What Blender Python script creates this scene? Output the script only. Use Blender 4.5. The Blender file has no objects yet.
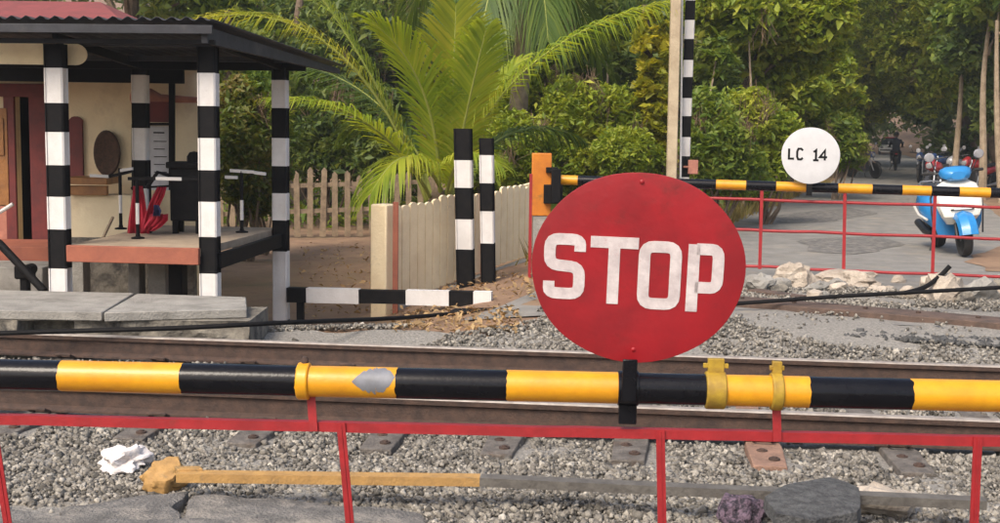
import bpy, bmesh, math, random
import numpy as np
from mathutils import Vector, Matrix, noise as mnoise

R = math.radians
random.seed(7)
rng = np.random.default_rng(7)
scene = bpy.context.scene
col = scene.collection

# ------------------------------------------------------------------ camera, sky, sun, exposure
CAM_H, FPX, CX, CY = 1.53, 1250.0, 500.0, 261.5
cam_data = bpy.data.cameras.new('camera')
cam_data.sensor_width = 36.0
cam_data.lens = 36.0 * FPX / 1000.0
cam_data.clip_start, cam_data.clip_end = 0.05, 2000.0
cam = bpy.data.objects.new('camera', cam_data)
col.objects.link(cam)
CAM_ROT = Matrix.Rotation(R(90 - 6.0), 3, 'X') @ Matrix.Rotation(R(0.8), 3, 'Z')
cam.rotation_euler = CAM_ROT.to_euler()
cam.location = (0, 0, CAM_H)
scene.camera = cam

SUN_EL, SUN_AZ = R(48), R(214)          # azimuth clockwise from +Y: behind the camera, to its left
world = bpy.data.worlds.new('World')
scene.world = world
world.use_nodes = True
wn = world.node_tree
sky = wn.nodes.new('ShaderNodeTexSky')
sky.sky_type = 'NISHITA'
sky.sun_disc = False
sky.sun_elevation, sky.sun_rotation = SUN_EL, SUN_AZ
sky.air_density, sky.dust_density, sky.ozone_density = 1.0, 5.0, 1.0
wn.links.new(sky.outputs[0], wn.nodes['Background'].inputs[0])
wn.nodes['Background'].inputs[1].default_value = 0.15
sun_data = bpy.data.lights.new('sun', 'SUN')
sun_data.energy = 1.5
sun_data.angle = R(22)
sun_data.color = (1.0, 0.93, 0.82)
sun = bpy.data.objects.new('sun', sun_data)
col.objects.link(sun)
to_sun = Vector((math.sin(SUN_AZ) * math.cos(SUN_EL), math.cos(SUN_AZ) * math.cos(SUN_EL), math.sin(SUN_EL)))
sun.rotation_euler = to_sun.to_track_quat('Z', 'Y').to_euler()
sun.location = (-20, -30, 40)
scene.view_settings.view_transform = 'Standard'
scene.view_settings.look = 'None'
scene.view_settings.gamma = 1.0
scene.view_settings.use_curve_mapping = False
scene.view_settings.exposure = 0.72
scene.view_settings.use_white_balance = True        # the phone's daylight balance
scene.view_settings.white_balance_temperature = 6600
scene.render.engine = 'CYCLES'
scene.cycles.max_bounces = 8
scene.cycles.transparent_max_bounces = 8
scene.cycles.use_denoising = True

# ------------------------------------------------------------------ measuring from the photograph
def ray(px, py):
    return CAM_ROT @ Vector(((px - CX) / FPX, -(py - CY) / FPX, -1.0))
def at(px, py, Y):
    d = ray(px, py)
    return Vector((0, 0, CAM_H)) + d * (Y / d.y)
def plane(px, py, z=0.0):
    d = ray(px, py)
    return Vector((0, 0, CAM_H)) + d * ((z - CAM_H) / d.z)
def sstep(a, b, x):
    t = np.clip((x - a) / (b - a), 0, 1)
    return t * t * (3 - 2 * t)

TA = R(6.5)                                       # the track runs 6.5 degrees off the picture plane
TDIR = Vector((math.cos(TA), -math.sin(TA), 0))
TNRM = Vector((math.sin(TA), math.cos(TA), 0))
def uv(u, v, z=0.0):
    p = TDIR * u + TNRM * v
    return Vector((p.x, p.y, z))
def to_uv(x, y):
    return x * math.cos(TA) - y * math.sin(TA), x * math.sin(TA) + y * math.cos(TA)
def gz(x, y):
    """height of the terrain"""
    x = np.asarray(x, float); y = np.asarray(y, float)
    v = x * math.sin(TA) + y * math.cos(TA)
    far = -0.02 + (-0.48) * sstep(0.6, -2.2, x) * sstep(9.6, 11.2, v)
    z = -0.20 + (far + 0.20) * sstep(9.0, 10.6, v)
    z = np.where(v < 5.2, -0.20 + 0.13 * sstep(5.2, 4.2, v), z)
    roadx = 0.86 + 0.34 * (y - 13) + 2.5
    off = np.abs(x - roadx)
    z = z + 2.2 * sstep(10, 26, off) * sstep(24, 40, y) + 9.0 * sstep(18, 60, off) * sstep(50, 110, y) + 16 * sstep(105, 200, y)
    return z
_S = np.concatenate([np.arange(3, 20, 0.006), np.arange(20, 170, 0.03)])
def ground_px(px, py):
    d = ray(px, py)
    k = np.argmax(CAM_H + d.z * _S <= gz(d.x * _S, d.y * _S))
    return Vector((0, 0, CAM_H)) + d * (float(_S[k]) if k else 169.0)
def on_ground(p, dz=0.0):
    return Vector((p.x, p.y, float(gz(p.x, p.y)) + dz))

# ------------------------------------------------------------------ materials
MATS = {}
def mat(name, c1, c2=None, rough=0.7, scale=6.0, bump=0.0, bscale=None, metal=0.0, detail=6.0, lo=0.35, hi=0.65, spec=0.5,
        dirt=None, dscale=2.5, dlo=0.55, dhi=0.75, coat=0.0):
    m = bpy.data.materials.new(name); m.use_nodes = True
    nt = m.node_tree; N = nt.nodes; L = nt.links
    b = N['Principled BSDF']
    b.inputs['Roughness'].default_value = rough
    b.inputs['Metallic'].default_value = metal
    b.inputs['Specular IOR Level'].default_value = spec
    b.inputs['Coat Weight'].default_value = coat
    tc = N.new('ShaderNodeNewGeometry')
    outc = None
    if c2 is None: c2 = tuple(v * 0.78 for v in c1)
    nz = N.new('ShaderNodeTexNoise'); nz.inputs['Scale'].default_value = scale; nz.inputs['Detail'].default_value = detail
    nz.inputs['Roughness'].default_value = 0.65
    L.new(tc.outputs['Position'], nz.inputs['Vector'])
    rp = N.new('ShaderNodeValToRGB')
    rp.color_ramp.elements[0].position = lo; rp.color_ramp.elements[1].position = hi
    rp.color_ramp.elements[0].color = (*c2, 1); rp.color_ramp.elements[1].color = (*c1, 1)
    L.new(nz.outputs['Fac'], rp.inputs[0])
    outc = rp.outputs[0]
    if dirt is not None:
        n2 = N.new('ShaderNodeTexNoise'); n2.inputs['Scale'].default_value = dscale; n2.inputs['Detail'].default_value = 9
        n2.inputs['Roughness'].default_value = 0.7
        L.new(tc.outputs['Position'], n2.inputs['Vector'])
        mr = N.new('ShaderNodeMapRange'); mr.inputs['From Min'].default_value = dlo; mr.inputs['From Max'].default_value = dhi
        L.new(n2.outputs['Fac'], mr.inputs['Value'])
        mx = N.new('ShaderNodeMix'); mx.data_type = 'RGBA'
        L.new(mr.outputs[0], mx.inputs['Factor']); L.new(outc, mx.inputs[6]); mx.inputs[7].default_value = (*dirt, 1)
        outc = mx.outputs[2]
    L.new(outc, b.inputs['Base Color'])
    if bump > 0:
        n3 = N.new('ShaderNodeTexNoise'); n3.inputs['Scale'].default_value = bscale or scale * 4; n3.inputs['Detail'].default_value = 6
        L.new(tc.outputs['Position'], n3.inputs['Vector'])
        bp = N.new('ShaderNodeBump'); bp.inputs['Strength'].default_value = bump; bp.inputs['Distance'].default_value = 0.02
        L.new(n3.outputs['Fac'], bp.inputs['Height']); L.new(bp.outputs[0], b.inputs['Normal'])
    MATS[name] = m
    return m
def leaf_mat(name, cols, trans=0.35, rough=0.5):
    m = bpy.data.materials.new(name); m.use_nodes = True
    nt = m.node_tree; N = nt.nodes; L = nt.links
    b = N['Principled BSDF']; b.inputs['Roughness'].default_value = rough; b.inputs['Specular IOR Level'].default_value = 0.35
    g = N.new('ShaderNodeNewGeometry')
    nz = N.new('ShaderNodeTexNoise'); nz.inputs['Scale'].default_value = 1.3; nz.inputs['Detail'].default_value = 3
    L.new(g.outputs['Position'], nz.inputs['Vector'])
    ad = N.new('ShaderNodeMath'); ad.operation = 'MULTIPLY_ADD'
    L.new(g.outputs['Random Per Island'], ad.inputs[0]); ad.inputs[1].default_value = 0.55
    sb = N.new('ShaderNodeMath'); sb.operation = 'MULTIPLY_ADD'
    L.new(nz.outputs['Fac'], sb.inputs[0]); sb.inputs[1].default_value = 1.3; sb.inputs[2].default_value = -0.42
    L.new(sb.outputs[0], ad.inputs[2])
    rp = N.new('ShaderNodeValToRGB')
    el = rp.color_ramp.elements
    while len(el) < len(cols): el.new(0.5)
    for i, c in enumerate(cols):
        el[i].position = i / (len(cols) - 1); el[i].color = (*c, 1)
    L.new(ad.outputs[0], rp.inputs[0]); L.new(rp.outputs[0], b.inputs['Base Color'])
    t = N.new('ShaderNodeBsdfTranslucent')
    br = N.new('ShaderNodeMix'); br.data_type = 'RGBA'; br.blend_type = 'MULTIPLY'; br.inputs['Factor'].default_value = 1
    L.new(rp.outputs[0], br.inputs[6]); br.inputs[7].default_value = (1.5, 1.35, 0.6, 1)
    L.new(br.outputs[2], t.inputs['Color'])
    mx = N.new('ShaderNodeMixShader'); mx.inputs[0].default_value = trans
    L.new(b.outputs[0], mx.inputs[1]); L.new(t.outputs[0], mx.inputs[2])
    L.new(mx.outputs[0], N['Material Output'].inputs['Surface'])
    MATS[name] = m
    return m

M = MATS
mat('soil', (0.30, 0.19, 0.115), (0.19, 0.115, 0.07), 0.95, 2.2, 0.6, 30, dirt=(0.11, 0.09, 0.045), dscale=1.1, dlo=0.52, dhi=0.75)
mat('gravel_bed', (0.33, 0.31, 0.275), (0.17, 0.158, 0.14), 0.95, 45, 1.0, 60)
mat('ballast', (0.335, 0.325, 0.30), (0.18, 0.173, 0.16), 0.9, 9, 0.5, 90)
mat('asphalt', (0.27, 0.255, 0.23), (0.19, 0.18, 0.163), 0.88, 3.0, 0.6, 120, dirt=(0.36, 0.31, 0.24), dscale=1.6, dlo=0.52, dhi=0.8)
mat('asphalt_broken', (0.22, 0.207, 0.19), (0.11, 0.104, 0.096), 0.92, 10, 1.0, 70, dirt=(0.32, 0.285, 0.24), dscale=5, dlo=0.5, dhi=0.75)
mat('concrete', (0.33, 0.315, 0.285), (0.21, 0.20, 0.18), 0.9, 5, 0.5, 60, dirt=(0.12, 0.11, 0.09), dscale=3, dlo=0.55, dhi=0.8)
mat('rubble', (0.52, 0.45, 0.37), (0.31, 0.26, 0.21), 0.92, 6, 0.8, 40, dirt=(0.15, 0.12, 0.09), dscale=7, dlo=0.58, dhi=0.72)
mat('stonework', (0.26, 0.235, 0.19), (0.10, 0.09, 0.075), 0.95, 7, 1.0, 24, dirt=(0.045, 0.042, 0.04), dscale=5, dlo=0.5, dhi=0.66)
mat('sleeper_concrete', (0.17, 0.15, 0.13), (0.075, 0.066, 0.058), 0.9, 12, 0.6, 70, dirt=(0.11, 0.065, 0.04), dscale=5)
mat('sleeper_rusty', (0.34, 0.2, 0.14), (0.2, 0.12, 0.085), 0.9, 12, 0.6, 70)
mat('rail_rust', (0.085, 0.050, 0.036), (0.042, 0.027, 0.022), 0.85, 14, 0.3, 70)
mat('rail_head', (0.40, 0.36, 0.32), (0.25, 0.21, 0.18), 0.5, 10, 0.05, 60, metal=0.15)
mat('rust_beam', (0.125, 0.08, 0.06), (0.065, 0.045, 0.036), 0.85, 9, 0.4, 60, dirt=(0.2, 0.16, 0.125), dscale=4, dlo=0.6, dhi=0.8)
mat('old_steel', (0.135, 0.125, 0.11), (0.08, 0.072, 0.064), 0.8, 12, 0.3, 60)
mat('ochre_paint', (0.46, 0.265, 0.085), (0.33, 0.19, 0.065), 0.7, 16, 0.25, 80, dirt=(0.22, 0.15, 0.07), dscale=9, dlo=0.58, dhi=0.7)
mat('yellow_paint', (0.70, 0.325, 0.008), (0.59, 0.25, 0.008), 0.38, 9, 0.06, 60, dirt=(0.38, 0.19, 0.02), dscale=12, dlo=0.64, dhi=0.78, coat=0.1)
mat('clamp_paint', (0.40, 0.26, 0.02), (0.27, 0.165, 0.02), 0.6, 24, 0.12, 60)
mat('disc_white', (0.60, 0.60, 0.61), (0.54, 0.54, 0.55), 0.6, 8)
mat('black_paint', (0.004, 0.004, 0.006), (0.007, 0.007, 0.009), 0.16, 10, 0.04, 60, dirt=(0.022, 0.021, 0.02), dscale=10, dlo=0.66, dhi=0.9, spec=0.22)
mat('black_matt', (0.005, 0.005, 0.006), (0.010, 0.009, 0.009), 0.7, 14, 0.1, 60, spec=0.15)
mat('white_paint', (0.70, 0.68, 0.66), (0.60, 0.575, 0.55), 0.75, 5, 0.15, 60, dirt=(0.33, 0.28, 0.24), dscale=6, dlo=0.62, dhi=0.85)
mat('red_paint', (0.34, 0.015, 0.019), (0.25, 0.012, 0.015), 0.5, 12, 0.1, 60, dirt=(0.16, 0.03, 0.022), dscale=14, dlo=0.6, dhi=0.8)
mat('sign_red', (0.31, 0.007, 0.013), (0.225, 0.006, 0.011), 0.45, 4, 0.08, 30, lo=.4, hi=.6, dirt=(0.15, 0.012, 0.012), dscale=9, dlo=0.56, dhi=0.8)
mat('sign_white', (0.62, 0.56, 0.55), (0.46, 0.40, 0.40), 0.6, 22, 0.1, 60, dirt=(0.40, 0.22, 0.22), dscale=26, dlo=.6, dhi=.75)
mat('orange_paint', (0.60, 0.20, 0.010), (0.46, 0.14, 0.010), 0.55, 6, 0.1, 50, dirt=(0.25, 0.12, 0.03), dscale=9)
mat('cream_paint', (0.84, 0.70, 0.46), (0.75, 0.60, 0.38), 0.8, 5, 0.3, 40, dirt=(0.45, 0.34, 0.2), dscale=5, dlo=0.6, dhi=0.82)
mat('cream_wall', (0.84, 0.73, 0.50), (0.76, 0.63, 0.42), 0.9, 2.5, 0.2, 40, dirt=(0.48, 0.37, 0.24), dscale=1.6, dlo=0.52, dhi=0.85)
mat('weathered_wood', (0.33, 0.25, 0.165), (0.19, 0.14, 0.095), 0.9, 7, 0.4, 40)
mat('maroon_paint', (0.16, 0.022, 0.02), (0.10, 0.016, 0.016), 0.6, 6, 0.1, 40)
mat('red_oxide', (0.33, 0.105, 0.06), (0.25, 0.08, 0.05), 0.8, 6, 0.2, 40)
mat('roof_red', (0.24, 0.05, 0.046), (0.17, 0.04, 0.036), 0.85, 5, 0.2, 40)
mat('dark_sheet', (0.040, 0.042, 0.050), (0.02, 0.021, 0.026), 0.55, 6, 0.1, 40, spec=0.35, dirt=(0.09, 0.085, 0.08), dscale=4, dlo=0.55, dhi=0.8)
mat('doorway_shade', (0.02, 0.014, 0.012), None, 0.9)  # near black: the shade inside the hut doorway put into the colour
mat('varnished_wood', (0.34, 0.15, 0.04), (0.22, 0.095, 0.028), 0.5, 9, 0.2, 40)
mat('wicker', (0.10, 0.055, 0.035), (0.05, 0.03, 0.02), 0.85, 30, 0.6, 80)
mat('pink_canvas', (0.46, 0.20, 0.14), (0.36, 0.15, 0.11), 0.9, 10, 0.3, 40)
mat('platform_top', (0.40, 0.31, 0.22), (0.30, 0.23, 0.16), 0.9, 7, 0.3, 60)
mat('notice_paper', (0.62, 0.62, 0.64), (0.52, 0.52, 0.55), 0.8, 12)
mat('red_cloth', (0.48, 0.018, 0.045), (0.36, 0.014, 0.03), 0.85, 9, 0.2, 40)
mat('blue_print', (0.05, 0.06, 0.16), None, 0.8)
mat('white_cloth', (0.74, 0.70, 0.68), (0.58, 0.53, 0.50), 0.9, 14, 0.4, 50, dirt=(0.45, 0.25, 0.2), dscale=12, dlo=0.62, dhi=0.75)
mat('sack', (0.16, 0.11, 0.15), (0.03, 0.024, 0.034), 0.9, 42, 0.8, 60, lo=.42, hi=.58)
mat('asphalt_dark', (0.12, 0.12, 0.118), (0.05, 0.05, 0.05), 0.92, 22, 1.0, 70)
mat('bark', (0.19, 0.135, 0.09), (0.09, 0.065, 0.045), 0.95, 6, 0.8, 25)
mat('pale_bark', (0.40, 0.31, 0.215), (0.24, 0.18, 0.12), 0.9, 7, 0.6, 25)
mat('midrib', (0.34, 0.36, 0.075), (0.26, 0.29, 0.06), 0.55, 6)
mat('scooter_blue', (0.025, 0.235, 0.56), (0.020, 0.19, 0.47), 0.32, 6, coat=0.3, dirt=(0.10, 0.2, 0.3), dscale=9, dlo=0.6, dhi=0.85)
mat('scooter_white', (0.74, 0.72, 0.65), (0.66, 0.64, 0.58), 0.3, 6, coat=0.4)
mat('rubber', (0.018, 0.018, 0.018), (0.028, 0.027, 0.026), 0.85, 20)
mat('dark_plastic', (0.03, 0.03, 0.033), (0.02, 0.02, 0.022), 0.5, 10)
mat('steel', (0.45, 0.45, 0.46), (0.36, 0.36, 0.37), 0.35, 10, metal=0.8)
mat('lamp_glass', (0.30, 0.30, 0.31), (0.22, 0.22, 0.23), 0.12, 10)
mat('bike_red', (0.34, 0.02, 0.025), None, 0.3, coat=0.4)
mat('bike_silver', (0.5, 0.5, 0.52), None, 0.35, metal=0.4)
mat('bike_blue', (0.03, 0.07, 0.2), None, 0.3, coat=0.4)
mat('twig', (0.24, 0.16, 0.10), (0.13, 0.085, 0.05), 0.9, 3)
mat('pole_concrete', (0.50, 0.41, 0.28), (0.38, 0.30, 0.20), 0.85, 5, 0.3, 40, dirt=(0.28, 0.22, 0.15), dscale=4)
mat('skin', (0.20, 0.105, 0.065), None, 0.6)
mat('shirt', (0.035, 0.04, 0.055), None, 0.9)
mat('trousers', (0.03, 0.03, 0.035), None, 0.9)
mat('car_paint', (0.62, 0.60, 0.58), None, 0.3, coat=0.4)
mat('car_red', (0.45, 0.04, 0.05), None, 0.3, coat=0.4)
mat('car_glass', (0.03, 0.035, 0.04), None, 0.08)
leaf_mat('leaf_bright', [(0.1, 0.16, 0.018), (0.19, 0.265, 0.026), (0.31, 0.36, 0.04), (0.46, 0.46, 0.07)], trans=0.42)
leaf_mat('leaf_mid', [(0.06, 0.11, 0.018), (0.12, 0.19, 0.028), (0.215, 0.275, 0.04), (0.33, 0.35, 0.065)], trans=0.42)
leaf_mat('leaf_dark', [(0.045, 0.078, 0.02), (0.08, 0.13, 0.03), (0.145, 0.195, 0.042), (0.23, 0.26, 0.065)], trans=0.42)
leaf_mat('leaf_vine', [(0.13, 0.16, 0.015), (0.24, 0.26, 0.022), (0.38, 0.36, 0.03), (0.52, 0.44, 0.05)], trans=0.45)
leaf_mat('leaf_rust', [(0.06, 0.1, 0.02), (0.11, 0.15, 0.028), (0.19, 0.19, 0.045), (0.24, 0.15, 0.06)], trans=0.42)
leaf_mat('leaf_palm', [(0.16, 0.25, 0.024), (0.26, 0.35, 0.03), (0.37, 0.43, 0.042), (0.47, 0.48, 0.065)], trans=0.5)
leaf_mat('leaf_palm_deep', [(0.05, 0.095, 0.018), (0.085, 0.145, 0.024), (0.14, 0.2, 0.03), (0.2, 0.25, 0.045)], trans=0.4)
leaf_mat('leaf_palm_gold', [(0.18, 0.24, 0.02), (0.28, 0.32, 0.03), (0.4, 0.39, 0.04), (0.52, 0.46, 0.07)], trans=0.5)
leaf_mat('grass_dry', [(0.12, 0.12, 0.03), (0.20, 0.16, 0.045), (0.28, 0.20, 0.06), (0.16, 0.18, 0.035)], trans=0.25)
leaf_mat('litter', [(0.20, 0.115, 0.05), (0.30, 0.18, 0.08), (0.40, 0.28, 0.14), (0.16, 0.10, 0.05)], trans=0.1, rough=0.8)

# ------------------------------------------------------------------ mesh building
ORG = {}
def thing(name, label, cat, loc=(0, 0, 0), rz=0.0, group=None, org=None):
    o = bpy.data.objects.new(name, None); col.objects.link(o)
    o.empty_display_size = 0.2
    o.location = loc; o.rotation_euler = (0, 0, rz)
    o['label'] = label; o['category'] = cat
    if group: o['group'] = group
    ORG[o.name] = Vector(loc) if org is None else Vector(org)
    return o
def tag(o, label, cat, group=None):
    o['label'] = label; o['category'] = cat
    if group: o['group'] = group
    return o
def root_org(o):
    while o.parent: o = o.parent
    return ORG.get(o.name, Vector((0, 0, 0)))

class MB:
    def __init__(s): s.v, s.f, s.m = [], [], []
    def add(s, vs, fs, mi=0):
        o = len(s.v)
        s.v += [tuple(p) for p in vs]
        for f in fs: s.f.append(tuple(o + i for i in f)); s.m.append(mi)
        return s
    def box(s, c, size, rot=None, mi=0, taper=1.0):
        hx, hy, hz = (q / 2 for q in size)
        P = []
        for z in (-1, 1):
            k = taper if z > 0 else 1
            for x, y in ((-1, -1), (1, -1), (1, 1), (-1, 1)):
                p = Vector((x * hx * k, y * hy * k, z * hz))
                if rot is not None: p = rot @ p
                P.append(p + Vector(c))
        return s.add(P, [(3, 2, 1, 0), (4, 5, 6, 7), (0, 1, 5, 4), (1, 2, 6, 5), (2, 3, 7, 6), (3, 0, 4, 7)], mi)
    def bar(s, a, b, w, h, up=Vector((0, 0, 1)), mi=0):
        a, b = Vector(a), Vector(b)
        d = (b - a).normalized(); r = d.cross(up)
        if r.length < 1e-4: r = d.cross(Vector((0, 1, 0)))
        r.normalize(); u = r.cross(d)
        P = [q + r * (i * w / 2) + u * (j * h / 2) for q in (a, b) for i, j in ((-1, -1), (1, -1), (1, 1), (-1, 1))]
        return s.add(P, [(3, 2, 1, 0), (4, 5, 6, 7), (0, 1, 5, 4), (1, 2, 6, 5), (2, 3, 7, 6), (3, 0, 4, 7)], mi)
    def tube(s, pts, rad, n=10, mi=0, cap=True, mis=None):
        pts = [Vector(p) for p in pts]
        if not hasattr(rad, '__len__'): rad = [rad] * len(pts)
        rings = []; prev = None
        for i, p in enumerate(pts):
            t = (pts[min(i + 1, len(pts) - 1)] - pts[max(i - 1, 0)]).normalized()
            if prev is None:
                a = t.cross(Vector((0, 0, 1)))
                if a.length < 1e-3: a = t.cross(Vector((0, 1, 0)))
                a.normalize()
            else:
                a = (prev - t * prev.dot(t)).normalized()
            prev = a; b = t.cross(a)
            rings.append([p + (a * math.cos(2 * math.pi * k / n) + b * math.sin(2 * math.pi * k / n)) * rad[i] for k in range(n)])
        o = len(s.v)
        for r in rings: s.v += [tuple(q) for q in r]
        for i in range(len(pts) - 1):
            for k in range(n):
                s.f.append((o + i * n + k, o + i * n + (k + 1) % n, o + (i + 1) * n + (k + 1) % n, o + (i + 1) * n + k))
                s.m.append(mis[i] if mis else mi)
        if cap:
            s.f.append(tuple(o + k for k in reversed(range(n)))); s.m.append(mis[0] if mis else mi)
            s.f.append(tuple(o + (len(pts) - 1) * n + k for k in range(n))); s.m.append(mis[-1] if mis else mi)
        return s
    def lathe(s, prof, c=(0, 0, 0), n=24, rot=None, mi=0):
        """profile of (radius, height) turned about z"""
        c = Vector(c); o = len(s.v)
        for r, h in prof:
            for k in range(n):
                p = Vector((r * math.cos(2 * math.pi * k / n), r * math.sin(2 * math.pi * k / n), h))
                if rot is not None: p = rot @ p
                s.v.append(tuple(p + c))
        for i in range(len(prof) - 1):
            for k in range(n):
                s.f.append((o + i * n + k, o + i * n + (k + 1) % n, o + (i + 1) * n + (k + 1) % n, o + (i + 1) * n + k)); s.m.append(mi)
        if prof[0][0] > 1e-6: s.f.append(tuple(o + k for k in reversed(range(n)))); s.m.append(mi)
        if prof[-1][0] > 1e-6: s.f.append(tuple(o + (len(prof) - 1) * n + k for k in range(n))); s.m.append(mi)
        return s
    def loft(s, secs, mi=0, cap=True):
        """rings with the same number of points"""
        n = len(secs[0]); o = len(s.v)
        for r in secs: s.v += [tuple(p) for p in r]
        for i in range(len(secs) - 1):
            for k in range(n):
                s.f.append((o + i * n + k, o + i * n + (k + 1) % n, o + (i + 1) * n + (k + 1) % n, o + (i + 1) * n + k)); s.m.append(mi)
        if cap:
            s.f.append(tuple(o + k for k in reversed(range(n)))); s.m.append(mi)
            s.f.append(tuple(o + (len(secs) - 1) * n + k for k in range(n))); s.m.append(mi)
        return s
    def prism(s, pts2, org, ax, ay, depth, mi=0):
        """outline in the plane (ax, ay), pushed back by the vector depth"""
        a = [Vector(org) + ax * p[0] + ay * p[1] for p in pts2]
        b = [p + depth for p in a]
        n = len(a); o = len(s.v)
        s.v += [tuple(p) for p in a + b]
        s.f.append(tuple(o + k for k in range(n))); s.m.append(mi)
        s.f.append(tuple(o + n + k for k in reversed(range(n)))); s.m.append(mi)
        for k in range(n):
            s.f.append((o + k, o + n + k, o + n + (k + 1) % n, o + (k + 1) % n)); s.m.append(mi)
        return s
    def build(s, name, mats, parent=None, smooth=True, bevel=0.0, angle=38, sub=0, org=None):
        if isinstance(mats, str): mats = [mats]
        og = org if org is not None else (root_org(parent) if parent is not None else Vector((0, 0, 0)))
        me = bpy.data.meshes.new(name)
        me.from_pydata([(x - og[0], y - og[1], z - og[2]) for x, y, z in s.v], [], s.f)
        for m in mats: me.materials.append(MATS[m] if isinstance(m, str) else m)
        if len(mats) > 1: me.polygons.foreach_set('material_index', s.m)
        bm = bmesh.new(); bm.from_mesh(me)
        bmesh.ops.recalc_face_normals(bm, faces=bm.faces)
        bm.to_mesh(me); bm.free()
        if smooth:
            me.polygons.foreach_set('use_smooth', [True] * len(me.polygons))
            me.set_sharp_from_angle(angle=R(angle))
        o = bpy.data.objects.new(name, me); col.objects.link(o)
        if parent is not None: o.parent = parent
        elif org is not None: o.location = org
        if bevel:
            b = o.modifiers.new('bevel', 'BEVEL'); b.width = bevel; b.segments = 2; b.limit_method = 'ANGLE'
        if sub:
            b = o.modifiers.new('sub', 'SUBSURF'); b.levels = sub; b.render_levels = sub
        return o

def np_mesh(name, V, F, matname, parent=None, org=None, smooth=False):
    """V (n,3), F (m,k) numpy arrays"""
    V = np.asarray(V, np.float32); F = np.asarray(F, np.int32)
    if parent is not None: V = V - np.array(root_org(parent), np.float32)
    elif org is not None: V = V - np.array(org, np.float32)
    k = F.shape[1]
    me = bpy.data.meshes.new(name)
    me.vertices.add(len(V)); me.vertices.foreach_set('co', V.ravel())
    me.loops.add(F.size); me.loops.foreach_set('vertex_index', F.ravel())
    me.polygons.add(len(F)); me.polygons.foreach_set('loop_start', np.arange(0, F.size, k, dtype=np.int32))
    me.update(calc_edges=True)
    if smooth: me.polygons.foreach_set('use_smooth', [True] * len(F))
    me.materials.append(MATS[matname])
    o = bpy.data.objects.new(name, me); col.objects.link(o)
    if parent is not None: o.parent = parent
    elif org is not None: o.location = org
    return o

def dup(root, loc, rz, label, group=None):
    def cp(o, par):
        c = o.copy(); col.objects.link(c); c.parent = par
        for ch in o.children: cp(ch, c)
        return c
    r = cp(root, None)
    r.location = loc; r.rotation_euler = (0, 0, rz)
    r['label'] = label
    if group: r['group'] = group
    return r

# ------------------------------------------------------------------ foliage
def leaf_quads(P, size, elong=1.9, up=0.5, droop=0.25, fold=0.18, rs=None):
    rs = rs or rng
    n = len(P)
    N_ = rs.normal(size=(n, 3)); N_[:, 2] = np.abs(N_[:, 2]) + up; N_ /= np.linalg.norm(N_, axis=1)[:, None]
    D = rs.normal(size=(n, 3)); D[:, 2] -= droop * 2
    D -= N_ * (D * N_).sum(1)[:, None]; D /= np.linalg.norm(D, axis=1)[:, None] + 1e-9
    S = np.cross(N_, D)
    sz = size * np.clip(rs.lognormal(-.06, .38, n), .4, 2.2)[:, None]
    elong = elong * rs.uniform(.75, 1.5, n)[:, None]
    L = sz * elong / 2; W = sz / 2
    V = np.stack([P - D * L, P + S * W + N_ * W * fold * 2, P + D * L - N_ * L * 0.15, P - S * W + N_ * W * fold * 2], axis=1).reshape(-1, 3)
    i = np.arange(n)[:, None] * 4
    F = np.concatenate([i + np.array([[0, 1, 2]]), i + np.array([[0, 2, 3]])], axis=1).reshape(-1, 3)
    return V, F
def cloud(clumps, n, rs=None, shell=0.55):
    """points in ellipsoids [(centre, (rx, ry, rz))], more of them towards the outside, in sub-clumps"""
    rs = rs or rng
    C = np.array([list(c) for c, r in clumps]); Q = np.array([list(r) for c, r in clumps])
    w = np.prod(Q, axis=1) ** (2 / 3); w /= w.sum()
    nsub = max(8, n // 26)
    k = rs.choice(len(C), nsub, p=w)
    d = rs.normal(size=(nsub, 3)); d /= np.linalg.norm(d, axis=1)[:, None]
    r = rs.uniform(0, 1, nsub) ** (1 / 3) * (1 - shell) + shell * rs.uniform(0.8, 1.0, nsub)
    S = C[k] + d * r[:, None] * Q[k]
    sr = Q[k].mean(1) * rs.uniform(.14, .42, nsub)
    j = rs.integers(0, nsub, n)
    g = rs.normal(size=(n, 3)); g /= np.linalg.norm(g, axis=1)[:, None]
    g *= (rs.uniform(0, 1, n) ** (1 / 2.2))[:, None]
    g[:, 2] *= 0.75
    return S[j] + g * sr[j][:, None]

def twigs(clumps, n, rs, L=(0.5, 1.6), w=0.011):
    """thin hanging and slanting stems through the clumps"""
    P = cloud(clumps, n, rs, shell=0.6)
    D = rs.normal(size=(n, 3)) * np.array([.45, .45, .6]); D[:, 2] += np.sign(D[:, 2]) * .6
    D /= np.linalg.norm(D, axis=1)[:, None]
    ln = rs.uniform(*L, n)[:, None] / 2
    bend = rs.normal(size=(n, 3)) * .10 * ln
    S = np.cross(D, rs.normal(size=(n, 3))); S /= np.linalg.norm(S, axis=1)[:, None]
    T = np.cross(D, S)
    V = []
    for q, c in ((-1, 0), (0, 1), (1, 0)):
        for a in (0, 2.094, 4.189):
            V.append(P + D * ln * q + bend * c + (S * math.cos(a) + T * math.sin(a)) * w)
    V = np.stack(V, 1).reshape(-1, 3)
    i = np.arange(n)[:, None] * 9
    F = np.concatenate([i + np.array([[r * 3 + k, r * 3 + (k + 1) % 3, r * 3 + 3 + (k + 1) % 3, r * 3 + 3 + k]]) for r in (0, 1) for k in (0, 1, 2)], 1).reshape(-1, 4)
    return V, F
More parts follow.
